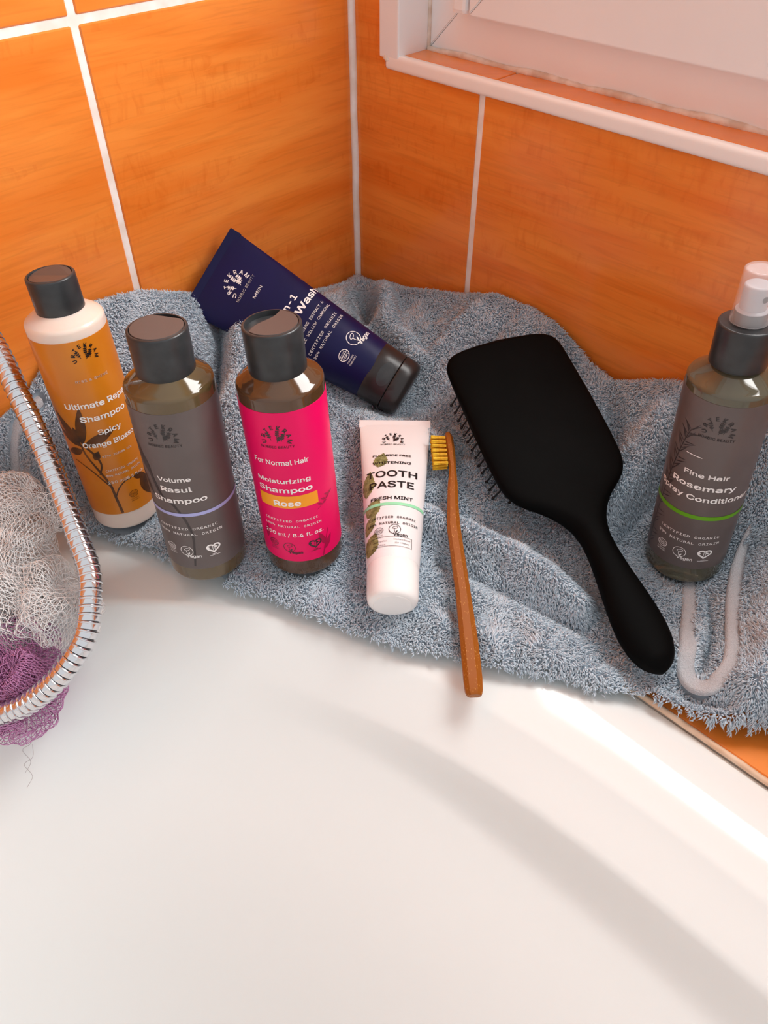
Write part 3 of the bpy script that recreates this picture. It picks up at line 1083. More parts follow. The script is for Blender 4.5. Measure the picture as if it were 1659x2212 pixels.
def disc_cap(root, R, v0, v1, notch, concave=0.0):
    """press-top cap: cup with a sunken floor and a disc with a bite taken out of it"""
    cap = lathe('cap', [(R - .0030, v0 + .002), (R - .0012, v0)] + arc(R - .0006, v0 + .0006, .0006, -90, 0, 3) + [(R, (v0 + v1) / 2)] +
                arc(R - .0012, v1 - .0012, .0012, 0, 90, 5) + [(R - .0016, v1), (R - .0017, v1 - .0004), (R - .0019, v1 - .0032), (0, v1 - .0034)], 'cap_black', root, 72, 40)
    r = R - .0020
    pts = []
    n = 64
    for k in range(n):
        a = 2 * math.pi * k / n
        x, y = r * math.cos(a), r * math.sin(a)
        pts.append((x, y))
    if notch is not None:
        dx, dy, off = math.cos(notch[0]), math.sin(notch[0]), notch[1]
        out = []
        for x, y in pts:
            dd = x * dx + y * dy
            if dd > off:
                tt = (x * -dy + y * dx)
                k = off + notch[2] * math.sin(tt / r * 3.0) * r
                x, y = k * dx - tt * dy, k * dy + tt * dx
            out.append((x, y))
        pts = out
    V = [(x * .985, y * .985, v1 + .0003 - concave * (x / r) ** 2 * 0 - concave * (1 - (y / r) ** 2)) for x, y in pts]
    V += [(x, y, v1 - .0002 - concave * (1 - (y / r) ** 2)) for x, y in pts] + [(x, y, v1 - .0030) for x, y in pts]
    nn = len(pts)
    F = [tuple(range(nn))]
    for lv in range(2):
        F += [(lv * nn + k, (lv + 1) * nn + k, (lv + 1) * nn + (k + 1) % nn, lv * nn + (k + 1) % nn) for k in range(nn)]
    d_ = build('press_disc', V, F, 'cap_top', cap)
    return cap


# ---- magenta shampoo
R = .0258
root = tag(empty('shampoo_bottle', bottle_frame((.2130, -.2578, .0140), (-.0655, .0056, .9978), (.6998, -.7126, .0499))),
           'bright pink label shampoo bottle with amber liquid and charcoal cap', 'bottle', 'upright toiletry bottles on the towel')
bottle_body(root, R, .1370, .0142, .150, 'bottle_brown')
disc_cap(root, .0168, .1432, .1730, (math.radians(150), .0045, .10))
lab = sleeve(root, R, .0145, .1308, 'label_pink')
f1 = cyl(R, .00042)
u0 = -2.6
p = Print()
p.logo(u0, 113.2, 20.5)
p.lay('logo', 'soft_black', lab, f1)
p = Print()
p.text('For Normal Hair', u0 - .2, 96.6, width=34.5, bold=.014)
p.text('Moisturizing', u0 - .4, 82.4, width=34.2, height=4.2, bold=.02)
p.text('Shampoo', u0 - .2, 75.6, width=35.0, height=5.2, bold=.02)
p.text('CERTIFIED ORGANIC', u0 + .6, 50.2, width=35.5, height=2.3, font='mono', bold=0.008, spacing=1.1)
p.text('100% NATURAL ORIGIN', u0 + 1.0, 45.4, width=38.5, height=2.3, font='mono', bold=0.008, spacing=1.1)
p.text('250 ml / 8.4 fl. oz.', u0 + .7, 38.4, width=40.5, height=4.0, bold=.012)
p.lay('lettering', 'white_ink', lab, f1)
p = Print()
p.rect(-21.2, 60.6, 17.5, 70.2, 24, 2)
bar = p.lay('print_bar', 'bar_orange', lab, cyl(R, .00034))
p = Print()
p.text('Rose', u0 + .2, 65.2, width=17.2, height=5.6, bold=.02)
p.lay('lettering', 'white_ink', lab, cyl(R, .00044))
p = Print()
p.eco(-16.4, 27.5, .95)
p.vegan(-4.0, 25.8, 1.0)
p.heart(11.6, 27.5, 1.05)
p.lay('certification_marks', 'soft_black', lab, f1)
p = Print()
p.stroke([(27, 64), (21, 58), (16, 55)], .6, .3)
for (a, c) in ((26, 62), (23, 60), (20, 57.6)):
    p.leaf(a, c, 4.5, 1.6, 150)
    p.leaf(a, c, 4.2, 1.6, 20)
p.stroke([(16, 15), (19, 26), (22, 36)], 1.0, .5)
p.leaf(18, 20, 12, 4, 60, n=7)
p.leaf(19, 24, 13, 4, 110, n=7)
p.leaf(-22, 30, 14, 3.4, 80, n=7)
p.lay('botanical_print', 'dark_pink', lab, cyl(R, .00036))

# ---- grey volume shampoo
root = tag(empty('shampoo_bottle', bottle_frame((.1697, -.3078, .0140), (-.0470, .0213, .9987), (.7007, -.7118, .0482))),
           'taupe label shampoo bottle with a lavender line and scuffed charcoal cap', 'bottle', 'upright toiletry bottles on the towel')
bottle_body(root, R, .1395, .0142, .152, 'bottle_olive')
disc_cap(root, .0168, .1455, .1735, (math.radians(75), .0118, .02))
lab = sleeve(root, R, .0130, .1335, 'label_grey')
u0 = -2.6
p = Print()
p.logo(u0, 118.0, 20.5)
p.lay('logo', 'soft_black', lab, f1)
p = Print()
p.text('Volume', u0, 88.0, width=20.5, height=4.3, bold=.018)
p.text('Rasul', u0, 80.6, width=19.2, height=4.9, bold=.018)
p.text('Shampoo', u0 + .2, 72.0, width=34.5, height=5.2, bold=.018)
p.text('CERTIFIED ORGANIC', u0 + .8, 48.8, width=39, height=2.5, font='mono', bold=0.010, spacing=1.1)
p.text('100% NATURAL ORIGIN', u0 + 1.2, 44.0, width=43, height=2.5, font='mono', bold=0.010, spacing=1.1)
p.eco(-16.0, 29.5, .95)
p.vegan(-3.6, 28.0, 1.05)
p.heart(12.0, 29.0, 1.1)
p.lay('lettering', 'white_ink', lab, f1)
p = Print()
p.rect(-80, 58.7, 80, 61.2, 90, 1)
p.lay('print_line', 'lavender', lab, f1)
p = Print()
p.stroke([(-30, 112), (-24, 104), (-20, 95), (-17, 84), (-13, 72)], 4.0, 2.0)
p.leaf(-26, 104, 20, 7, -62)
p.stroke([(-13, 72), (-7, 68), (-2, 58), (1, 44), (0, 30), (-2, 16)], 1.7, 1.2)
p.leaf(-30, 88, 20, 5, -60)
p.lay('botanical_print', 'dark_plant', lab, cyl(R, .00036))
# ---- orange blossom shampoo
RO = .0236
root = tag(empty('shampoo_bottle', bottle_frame((.0901, -.3216, .0140), (-.0791, .0131, .9968), (.6985, -.7127, .0648))),
           'amber label cloudy shampoo bottle with dark blossom print, nearest the left wall', 'bottle', 'upright toiletry bottles on the towel')
bottle_body(root, RO, .1510, .0122, .163, 'bottle_cloudy', .0085)
disc_cap(root, .0143, .1570, .1795, None, .0012)
lab = sleeve(root, RO, .0150, .1465, 'label_orange')
fo = cyl(RO, .00042)
u0 = RO * math.radians(36) * 1000
p = Print()
p.logo(u0, 135.8, 18.4, nordic=False)
p.lay('logo', 'black_label', lab, fo)
p = Print()
p.text('RISE & SHINE', u0, 120.6, width=20.5, height=2.3, bold=.002, spacing=1.1)
p.text('Ultimate Repair', u0 + .6, 104.0, width=46.0, height=5.4, bold=.02)
p.text('Shampoo', u0, 94.4, width=31.0, height=5.4, bold=.02)
p.text('Spicy', u0 + .4, 83.6, width=15.6, height=5.0, bold=.018)
p.text('Orange Blossom', u0 + .8, 74.6, width=41.0, height=5.0, bold=.018)
p.text('WITH JOJOBA OIL', u0 + .6, 64.4, width=20.6, height=2.0, font='mono', bold=0.006)
p.text('CERTIFIED ORGANIC', u0 + 1.2, 52.6, width=23.5, height=2.1, font='mono', bold=0.006)
p.text('99% NATURAL ORIGIN', u0 + 1.2, 48.6, width=24.5, height=2.1, font='mono', bold=0.006)
p.text('250 ml/8.5 fl.oz.', u0 + 1.6, 43.2, width=26.5, height=3.0, bold=.004)
p.lay('lettering', 'white_ink', lab, fo)
p = Print()
p.eco(u0 + 2.2, 27.5, .92)
p.lay('certification_marks', 'dark_brown', lab, fo)
p = Print()
p.stroke([(6, 16), (5, 30), (4, 42), (-1, 56), (-5, 66), (-6, 74)], 1.9, 1.3)
p.stroke([(4, 40), (-4, 52), (-11, 58), (-16, 60)], 1.2, .7)
p.stroke([(5, 30), (9, 37), (14, 41), (20, 42)], 1.0, .8)
p.leaf(20, 42, 12, 5, -25)
p.leaf(26, 40, 24, 11, -72)
p.stroke([(0, 50), (3, 58), (1, 66), (-3, 72)], 1.1, 1.8)
p.leaf(-6, 72, 30, 8, 118)
p.leaf(-5, 74, 30, 7, 78)
p.leaf(-5, 73, 22, 6, 150)
p.leaf(-4, 73, 26, 7, 24)
p.leaf(-6, 70, 16, 6, 200)
p.leaf(0, 62, 8, 5, 60)
p.leaf(-6, 76, 12, 6, 98)
p.lay('botanical_print', 'dark_brown', lab, cyl(RO, .00033))

# ---- spray conditioner
RS = .0252
root = tag(empty('spray_bottle', bottle_frame((.4031, -.0807, .0140), (-.0712, -.0031, .9975), (.6996, -.7130, .0477))),
           'taupe label spray bottle with green line and clear overcap at the right', 'bottle', 'upright toiletry bottles on the towel')
bottle_body(root, RS, .1430, .0135, .158, 'bottle_clear', .0095)
lab = sleeve(root, RS, .0145, .1395, 'label_grey')
col_ = lathe('collar', [(.0120, .1535)] + arc(.0148, .1542, .0007, -90, 0, 3) + [(.0155, .165)] + arc(.0143, .1770, .0012, 0, 90, 5) + [(.0105, .1784), (.0, .1784)], 'cap_black', root, 64, 35)
noz = lathe('nozzle', [(.0085, .1784), (.0085, .1855), (.0080, .1860), (.0070, .1865)] + [(.0070, .198)] + arc(.0056, .1985, .0014, 0, 90, 4) + [(0, .2000)], 'nozzle', root, 48, 35)
lathe('nozzle_ring', [(.0086, .1786), (.0087, .1850), (.0086, .1852)], 'cap_black', noz, 48, 35)
hole = lathe('orifice', [(0, .0004), (.0016, .0004), (.0018, 0.0)], 'black_label', noz, 20)
hole.matrix_local = Matrix.Translation((0.0026, -.0066, .1935)) @ Matrix.Rotation(math.radians(20), 4, 'Z') @ Matrix.Rotation(math.radians(90), 4, 'X')
lathe('overcap', [(.0100, .1788), (.0102, .1790), (.0102, .1815), (.0099, .1820), (.0092, .2070)] + arc(.0078, .2072, .0014, 0, 90, 4) + [(0, .2086), (0, .2076), (.0077, .2075), (.0083, .2066), (.0090, .1820), (.0092, .1788), (.0100, .1788)], 'overcap', root, 56, 35)
fs = cyl(RS, .00042)
u0 = RS * math.radians(-25.0) * 1000
p = Print()
p.logo(u0, 123.0, 20.5)
p.lay('logo', 'soft_black', lab, fs)
p = Print()
p.text('Fine Hair', u0 + .2, 90.8, width=26.5, height=4.3, bold=.018)
p.text('Rosemary', u0, 82.2, width=39.5, height=5.2, bold=.018)
p.text('Spray Conditioner', u0 + 1.0, 73.6, width=61.5, height=5.0, bold=.018)
p.text('CERTIFIED ORGANIC', u0 - .6, 42.6, width=38.0, height=2.5, font='mono', bold=0.010, spacing=1.1)
p.text('99% NATURAL ORIGIN', u0 - .6, 37.4, width=40.0, height=2.5, font='mono', bold=0.010, spacing=1.1)
p.eco(u0 - 15.5, 27.0, 1.0)
p.vegan(u0 - 1.8, 26.2, 1.05)
p.heart(u0 + 12.0, 27.5, 1.1)
p.stroke([(u0 - 14.5, 102.6), (u0 - 9.5, 102.5), (u0 - 4.5, 102.4)], .45)  # not print: a thin bright highlight on the label, painted as a white stroke
p.lay('lettering', 'white_ink', lab, fs)
p = Print()
p.rect(-78, 56.9, 78, 59.9, 90, 1)
p.lay('print_line', 'green', lab, fs)
p = Print()
st = [(-40, 14), (-39, 40), (-36, 66), (-33, 88), (-29, 108), (-26, 118)]
p.stroke(catmull(st, 5), 1.0, .5)
for k, (a, c) in enumerate(catmull(st, 6)[1:]):
    p.leaf(a, c, 9.5 - (k % 2) * 2, .8, 52 - (k % 4) * 14, n=5)
    p.leaf(a, c, 8.0, .8, 120 + (k % 3) * 14, n=5)
p.lay('botanical_print', 'dark_plant', lab, cyl(RS, .00033))


# ================================================================== SQUEEZE TUBES
class Tube:
    def __init__(self, L, a0, a1, b0, b1, pw=1.7):
        self.L, self.a0, self.a1, self.b0, self.b1, self.pw = L, a0, a1, b0, b1, pw

    def ab(self, t):
        q = np.clip(np.asarray(t, float) / self.L, 0, 1)
        return self.a0 + (self.a1 - self.a0) * q ** 1.05, self.b0 + (self.b1 - self.b0) * (1 - (1 - q) ** self.pw)

    def point(self, t, th, lift=0.0):
        a, b_ = self.ab(t)
        x, z = a * np.sin(th), b_ * np.cos(th)
        nx_, nz_ = b_ * np.sin(th), a * np.cos(th)
        l = np.sqrt(nx_ ** 2 + nz_ ** 2) + 1e-12
        return np.stack([x + lift * nx_ / l, -np.asarray(t, float) * np.ones_like(x), z + lift * nz_ / l], -1)

    def lay(self, lift):
        tab = np.linspace(-math.pi / 2, math.pi / 2, 161)

        def fn(u, v):
            t = -v / 1000.0
            a, b_ = self.ab(t)
            mid = (tab[1:] + tab[:-1]) / 2
            ds = np.sqrt((a[:, None] * np.cos(mid)) ** 2 + (b_[:, None] * np.sin(mid)) ** 2) * (tab[1] - tab[0])
            s = np.concatenate([np.zeros((len(t), 1)), np.cumsum(ds, 1)], 1)
            s -= s[:, 80:81]
            th = np.array([np.interp(uu / 1000.0, ss, tab) for uu, ss in zip(u, s)])
            return self.point(t, th, lift)
        return fn

    def mesh(self, name, material, root, t0, t1, n=60, k=64):
        ts = np.linspace(t0, t1, n)
        th = np.linspace(0, 2 * np.pi, k, endpoint=False)
        V = np.vstack([self.point(np.full(k, t), th) for t in ts])
        F = [(i * k + j, (i + 1) * k + j, (i + 1) * k + (j + 1) % k, i * k + (j + 1) % k) for i in range(n - 1) for j in range(k)]
        F.append(tuple(range(k)))
        F.append(tuple(range((n - 1) * k, n * k))[::-1])
        ob = build(name, V, F, material, root)
        return smooth_by_angle(ob, 40)


def oval_loft(name, stations, material, parent, k=48, ex=2.4):
    """stations (t, a, b): super-elliptic sections along -y"""
    V, F = [], []
    for t, a, b_ in stations:
        for j in range(k):
            q = 2 * math.pi * j / k
            s_, c = math.sin(q), math.cos(q)
            V.append((a * math.copysign(abs(s_) ** (2 / ex), s_), -t, b_ * math.copysign(abs(c) ** (2 / ex), c)))
    n = len(stations)
    F = [(i * k + j, (i + 1) * k + j, (i + 1) * k + (j + 1) % k, i * k + (j + 1) % k) for i in range(n - 1) for j in range(k)]
    F.append(tuple(range(k)))
    F.append(tuple(range((n - 1) * k, n * k))[::-1])
    return smooth_by_angle(build(name, V, F, material, parent), 40)


# ---- toothpaste
axp, wdp = Vector((.6806, -.7157, -.1567)).normalized(), Vector((.7246, .6891, 0)).normalized()
root = tag(empty('toothpaste_tube', frame((.1895, -.1448, .0503), wdp, -axp, axp.cross(wdp))),
           'white toothpaste tube with black lettering, mint leaves and a green line', 'toothpaste')
T = Tube(.131, .0266, .0172, .0009, .0163, 1.75)
body = T.mesh('tube_body', 'tube_white', root, 0.004, .131)
box('crimp', (-.0267, -.0060, -.0010), (.0267, .0015, .0010), 'tube_white', root, bevel=.0004)
cp = oval_loft('cap', [(.1300, .0168, .0160), (.1304, .0171, .0163), (.1360, .0170, .0163), (.1480, .0167, .0161), (.1530, .0165, .0159), (.1555, .0158, .0152), (.1570, .0145, .0139), (.1576, .0125, .0119)], 'paste_cap', root, ex=2.0)
oval_loft('cap_face', [(.1575, .0124, .0118), (.1579, .0121, .0115)], 'paste_cap', cp, ex=2.0)
fp = T.lay(.00036)
p = Print()
p.logo(-1.2, -22.5, 18.0)
p.text('FLUORIDE FREE', -1.8, -39.4, width=27.5, height=2.7, bold=.018)
p.text('WHITENING', -1.8, -47.0, width=27.5, height=3.3, bold=.018)
p.text('TOOTH', -1.8, -57.6, width=36.5, height=8.2, bold=.016)
p.text('PASTE', -1.8, -68.2, width=31.5, height=8.2, bold=.016)
p.text('FRESH MINT', -1.6, -81.6, width=29.5, height=3.9, bold=.018)
p.text('CERTIFIED ORGANIC', -1.0, -99.2, width=33.0, height=2.5, font='mono', bold=0.008, spacing=1.1)
p.text('100% NATURAL ORIGIN', -.8, -104.0, width=36.0, height=2.5, font='mono', bold=0.008, spacing=1.1)
p.eco(-9.8, -111.6, .92)
p.vegan(2.4, -111.0, 1.0)
p.text('Freshens Breath', 5.8, -117.8, width=11.0, bold=0.0)
p.text('100 % Natural', 5.8, -120.6, width=9.6, bold=0.0)
p.text('Whitening Effect', -9.0, -119.0, width=10.0, bold=0.0)
p.text('Fights Plaque', -9.4, -121.8, width=8.6, bold=0.0)
for a, c in (((-16.5, -115.8), (12.6, -115.8)), ((12.6, -115.8), (12.6, -123.4)), ((12.6, -123.4), (-16.5, -123.4))):
    q = np.linspace(0, 1, 14)[:, None]
    p.stroke(np.array(a) * (1 - q) + np.array(c) * q, .22)
p.lay('lettering', 'black_label', body, fp)
p = Print()
p.rect(-26, -88.9, 24, -86.4, 40, 1)
p.lay('print_line', 'mint', body, T.lay(.00030))
p = Print()
leaves = [(-11.5, -51.5, 15, 9.6, 75), (-20.5, -78, 24, 10, 82), (-19.5, -96, 17, 11.5, 55), (-22.0, -110, 18, 9, 58), (-20.5, -127, 18.5, 13, 62)]
for a, c, l, w_, an in leaves:
    p.leaf(a, c, l, w_, an, serr=1, n=17)
p.lay('leaf_print', 'leaf', body, T.lay(.00020))
p = Print()
for a, c, l, w_, an in leaves:
    co, si = math.cos(math.radians(an)), math.sin(math.radians(an))
    p.stroke([(a + co * l * q, c + si * l * q) for q in (0, .3, .6, .95)], .35, .15)
    for q in (.2, .38, .56, .72):
        for sd in (50, -50):
            b2 = math.radians(an + sd)
            p.stroke([(a + co * l * q, c + si * l * q), (a + co * l * q + math.cos(b2) * w_ * .24, c + si * l * q + math.sin(b2) * w_ * .24)], .22, .1)
p.lay('leaf_veins', 'vein', body, T.lay(.00025))

# ---- navy body wash
axp, wdp = Vector((.8573, .3488, -.3786)).normalized(), Vector((-.0319, .7700, .6373))
wdp = (wdp - axp * wdp.dot(axp)).normalized()
root = tag(empty('body_wash_tube', frame((.0162, -.1755, .1224), wdp, -axp, axp.cross(wdp))),
           'navy blue body wash tube with white lettering leaning on the left wall', 'tube')
T = Tube(.150, .0368, .0236, .0009, .0188, 1.7)
body = T.mesh('tube_body', 'tube_blue', root, 0.005, .150)
box('crimp', (-.0369, -.0080, -.0011), (.0369, .0015, .0011), 'tube_blue', root, bevel=.0004)
cb = oval_loft('cap_base', [(.1490, .0232, .0184), (.1495, .0235, .0187), (.1580, .0232, .0186), (.1672, .0230, .0185), (.1676, .0226, .0181)], 'tube_cap', root, ex=2.2)
oval_loft('cap_lid', [(.1680, .0226, .0181), (.1685, .0230, .0185), (.1740, .0229, .0184), (.1780, .0224, .0178), (.1803, .0212, .0164), (.1815, .0192, .0145), (.1820, .0160, .0118)], 'tube_cap', root, ex=2.3)
th_ = np.linspace(0, 2 * np.pi, 40, endpoint=False)
Vr, Fr = [], []
for q in (1.0, .7, .35):
    for a in th_:
        x, t = .0100 * q * math.cos(a), .1612 + .0055 * q * math.sin(a)
        aa, bb = .02325, .0186
        Vr.append((x, -t, bb * (1 - abs(x / aa) ** 2.2) ** (1 / 2.2) + .00022))
Vr.append((0, -.1612, .0186 + .00022))
for l in range(2):
    Fr += [(l * 40 + k, l * 40 + (k + 1) % 40, (l + 1) * 40 + (k + 1) % 40, (l + 1) * 40 + k) for k in range(40)]
Fr += [(80 + k, 80 + (k + 1) % 40, 120) for k in range(40)]
build('thumb_grip', Vr, Fr, 'cap_black', cb, smooth=True)
fp = T.lay(.00022)
p = Print()
p.logo(2.0, -27.0, 25.0)
p.text('MEN', 4.2, -43.5, width=11.2, height=3.2, bold=.012)
p.text('3-in-1', 3.4, -69.0, width=27.0, height=7.0, bold=.02)
p.text('Body Wash', 4.6, -78.6, width=57.0, height=7.6, bold=.02)
p.text('WITH GINSENG EXTRACT &', 1.8, -90.0, width=46.5, height=2.8, font='mono', bold=0.008)
p.text('ORGANIC WILLOW CHARCOAL', 1.8, -95.2, width=48.5, height=2.8, font='mono', bold=0.008)
p.text('CERTIFIED ORGANIC', 2.6, -103.4, width=40.0, height=2.9, font='mono', bold=0.008, spacing=1.1)
p.text('99% NATURAL ORIGIN', 2.8, -108.4, width=41.5, height=2.9, font='mono', bold=0.008, spacing=1.1)
p.eco(-4.0, -129.0, 1.35)
p.vegan(13.5, -128.0, 1.45)
p.lay('lettering', 'white_ink', body, fp)

# ================================================================== HAIR BRUSH
P1, P2_ = Vector((.2231, -.0683, .0943)), Vector((.4413, -.1786, .0220))
axp = (P2_ - P1).normalized()
wdp = axp.cross(Vector((0, 0, 1))).normalized()
if wdp.dot(right) < 0:
    wdp = -wdp
nn_ = wdp.cross(-axp)
tw = math.radians(4)
w2 = wdp * math.cos(tw) + nn_ * math.sin(tw)
n2 = w2.cross(-axp)
root = tag(empty('hair_brush', frame(P1, w2, -axp, n2)), 'matte black paddle hair brush lying face down on the towel', 'hair brush')
OUT = np.array([(-7, 0.5), (-6.9, 8), (-6.3, 18), (-5.0, 28), (-3.0, 36), (-0.5, 40.5), (3, 43.2), (8, 44.6), (20, 45.2), (60, 45.8), (90, 45.6), (110, 44.6), (118, 42.6), (124, 39.4), (129.5, 34), (134.5, 27.5),
                (140, 21.6), (147, 16.2), (155, 12.2), (165, 9.9), (176, 10.0), (190, 11.6), (205, 13.9), (220, 15.8), (232, 16.3), (242, 14.9), (250, 11.6), (255, 7.2), (257.4, 3.2), (258, 0.5)])
cum = np.concatenate([[0], np.cumsum(np.linalg.norm(np.diff(OUT, axis=0), axis=1))])
ss = np.linspace(0, cum[-1], 150)
ls, hw = np.interp(ss, cum, OUT[:, 0]), np.interp(ss, cum, OUT[:, 1])
for _ in range(2):
    hw[1:-1] = (hw[:-2] + 2 * hw[1:-1] + hw[2:]) / 4
    ls[1:-1] = (ls[:-2] + 2 * ls[1:-1] + ls[2:]) / 4
k = 40
V = []
for l, w_ in zip(ls, hw):
    q = np.clip((l - 115) / 45, 0, 1)
    q = q * q * (3 - 2 * q)
    tz = 5.2 * (1 - q) + 8.2 * q
    tz *= min(1, math.sqrt(max(0.02, min((l + 7.6) / 5, (258.6 - l) / 9))))
    ex = 5.0 * (1 - q) + 2.3 * q
    bow = -0.6 * ((l - 60) / 60) ** 2 * (1 - q)
    for j in range(k):
        a = 2 * math.pi * j / k
        c, s_ = math.cos(a), math.sin(a)
        x = w_ * math.copysign(abs(c) ** (2 / ex), c)
        dome = 1.6 * (1 - (x / max(w_, 1)) ** 2) * (1 - q) if s_ > 0 else 0
        V.append((x / 1000, -l / 1000, (tz * math.copysign(abs(s_) ** (2 / ex), s_) + dome + bow) / 1000))
n = len(ls)
F = [(i * k + j, i * k + (j + 1) % k, (i + 1) * k + (j + 1) % k, (i + 1) * k + j) for i in range(n - 1) for j in range(k)]
F += [tuple(range(k))[::-1], tuple(range((n - 1) * k, n * k))]
build('paddle_and_handle', V, F, 'brush_black', root, smooth=True)
cush = oval_loft('cushion', [(.006, .036, .0030), (.010, .0395, .0045), (.02, .0405, .0052), (.06, .041, .0058), (.10, .0405, .0052), (.112, .039, .0045), (.118, .034, .0030)], 'brush_black', root, ex=2.6)
cush.location = (0, 0, -.0050)
pin_prof = [(0, .001), (.00085, .001), (.00072, -.004), (.00062, -.0140), (.00062, -.0160), (.00105, -.0168), (.00115, -.0176), (.0008, -.0184), (0, -.0187)]
pin0 = lathe('pin', pin_prof, 'pin_black', root, 7, 60)
first = True
for i in range(15):
    for j in range(10):
        l, x = 14 + i * 7.1, -37 + j * (74 / 9)
        if (i in (0, 14)) and j in (0, 9):
            continue
        o = pin0 if first else pin0.copy()
        if not first:
            COL.objects.link(o)
        first = False
        o.parent = root
        o.location = (x / 1000, -l / 1000, -.0072)
        o.rotation_euler = (math.radians((i - 7) * 0.7 + random.uniform(-2, 2)), math.radians((4.5 - j) * 5.0 + random.uniform(-2, 2)), 0)

# ================================================================== TOOTHBRUSH
B = Vector((.3694, -.2635, .0085))
ax_ = Vector((-.712, .6601, .2395)).normalized()
wd_ = ax_.cross(Vector((0, 0, 1))).normalized()
if wd_.dot(right) < 0:
    wd_ = -wd_
n_ = wd_.cross(ax_)
root = tag(empty('toothbrush', frame(B, wd_, ax_, n_)), 'brown wood fibre toothbrush with yellow bristles beside the toothpaste', 'toothbrush')
ST = [(0, .8, 4.0, 3.0), (.8, .8, 4.7, 3.6), (3, .8, 5.3, 4.1), (10, .9, 5.7, 4.4), (31, 1.1, 5.6, 4.4), (69, .6, 4.7, 4.2), (107, -.7, 4.5, 4.1), (117, -1.0, 4.5, 4.0), (135, .1, 3.9, 3.6), (151, 1.5, 3.6, 3.2),
      (160, 2.3, 2.9, 2.8), (166, 2.7, 2.5, 2.7), (171, 2.6, 2.9, 3.8), (177, 2.4, 3.3, 5.0), (184, 2.2, 3.4, 5.3), (190, 2.1, 3.3, 5.0), (194, 2.0, 2.8, 4.0), (196.5, 2.0, 1.9, 2.4), (197.2, 2.0, .8, 1.0)]
A_ = np.array(ST)
yy = np.unique(np.concatenate([A_[:, 0], np.linspace(4, 190, 70)]))
V, F = [], []
sec = [(-1, -.35), (-1, .40), (-.55, .95), (.35, 1.0), (.98, .42), (1, -.35), (.6, -.95), (-.6, -.95)]   # faceted handle, ridge towards one side
for y in yy:
    cx_, hw_, ht_ = (np.interp(y, A_[:, 0], A_[:, i]) for i in (1, 2, 3))
    q = np.clip((y - 118) / 40, 0, 1)
    for i, (sx, sz) in enumerate(sec):
        a = math.atan2(sz, sx)
        rx, rz = math.cos(a) * 1.02, math.sin(a) * 1.02
        V.append(((cx_ + hw_ * (sx * (1 - q) + rx * q)) / 1000, y / 1000, ht_ * (sz * (1 - q) + rz * q) / 1000))
n, k = len(yy), len(sec)
F = [(i * k + j, i * k + (j + 1) % k, (i + 1) * k + (j + 1) % k, (i + 1) * k + j) for i in range(n - 1) for j in range(k)]
F += [tuple(range(k))[::-1], tuple(range((n - 1) * k, n * k))]
hd = build('handle', V, F, 'wood', root)
bm = bmesh.new()
bm.from_mesh(hd.data)
bmesh.ops.recalc_face_normals(bm, faces=bm.faces[:])
bm.to_mesh(hd.data)
bm.free()
smooth_by_angle(hd, 26)
tuft0 = None
for i in range(7):
    for j in range(3):
        if tuft0 is None:
            polys = []
            for k in range(19):
                rr, aa = .00105 * math.sqrt((k + .5) / 19), k * 2.4
                x, y = rr * math.cos(aa), rr * math.sin(aa)
                polys.append([(0.0, x * .8, y * .8), (-.005, x, y), (-.0100 - random.uniform(0, .0006), x * 1.25, y * 1.25)])
            V, F = tubes(polys, .00026, 4)
            tuft0 = link('bristle_tuft', fast_mesh('bristle_tuft', V, F), 'bristle', root)
            o = tuft0
        else:
            o = tuft0.copy()
            COL.objects.link(o)
        o.parent = root
        o.location = (-.0005, (.1685 + i * .0037), (j - 1) * .0030)
        o.rotation_euler = (random.uniform(-.3, .3), 0, (i - 3) * -.02 + random.uniform(-.03, .03))

# ================================================================== SHOWER HOSE
HP = np.array([(.030, -.402, .330), (.018, -.380, .255), (.0095, -.356, .195), (.0110, -.348, .1576), (.0226, -.3494, .1465), (.0425, -.3525, .1369), (.0664, -.3576, .1230), (.0923, -.3632, .1001), (.1167, -.3674, .0792),
               (.1419, -.3729, .0640), (.1615, -.3807, .0512), (.1738, -.3897, .0428), (.1848, -.4050, .0307), (.1871, -.4220, .0194), (.1833, -.4391, .0067), (.1733, -.4560, -.0057), (.1583, -.4725, -.0120),
               (.1373, -.4876, -.0060), (.110, -.500, .0080), (.07, -.52, .0085)])
HP[:4, 0] += .004
for i_, k_ in ((8, .0026), (9, .0050), (10, .0038), (11, .0034), (12, .0012)):
    HP[i_, :2] -= np.array((.712, .702)) * k_
path = catmull(HP, 24)
cl = np.concatenate([[0], np.cumsum(np.linalg.norm(np.diff(path, axis=0), axis=1))])
root = tag(empty('shower_hose', Matrix.Translation(HP[9])), 'ribbed chrome shower hose curving down at the left edge', 'hose')
V, F = tubes([path[::4] - HP[9]], .0057, 14)
link('core', fast_mesh('core', V, F), 'chrome_dark', root)
PITCH_ = .0048
ring0 = lathe('coil', [(.0054, -.0024), (.0065, -.00238), (.00665, -.0020), (.00668, .0008), (.00702, .0010), (.00726, .0014), (.00726, .0018), (.00692, .0022), (.0062, .0024), (.0054, .0024)], 'chrome', root, 28, 35)
s = 0.004
first = True
while s < cl[-1] - .004:
    c = np.array([np.interp(s, cl, path[:, i]) for i in range(3)])
    c2 = np.array([np.interp(s + .0015, cl, path[:, i]) for i in range(3)])
    d = Vector(c2 - c).normalized()
    o = ring0 if first else ring0.copy()
    if not first:
        COL.objects.link(o)
    first = False
    o.parent = root
    o.location = Vector(c - HP[9])
    o.rotation_mode = 'QUATERNION'
    o.rotation_quaternion = d.to_track_quat('-Z', 'Y')
    s += PITCH_

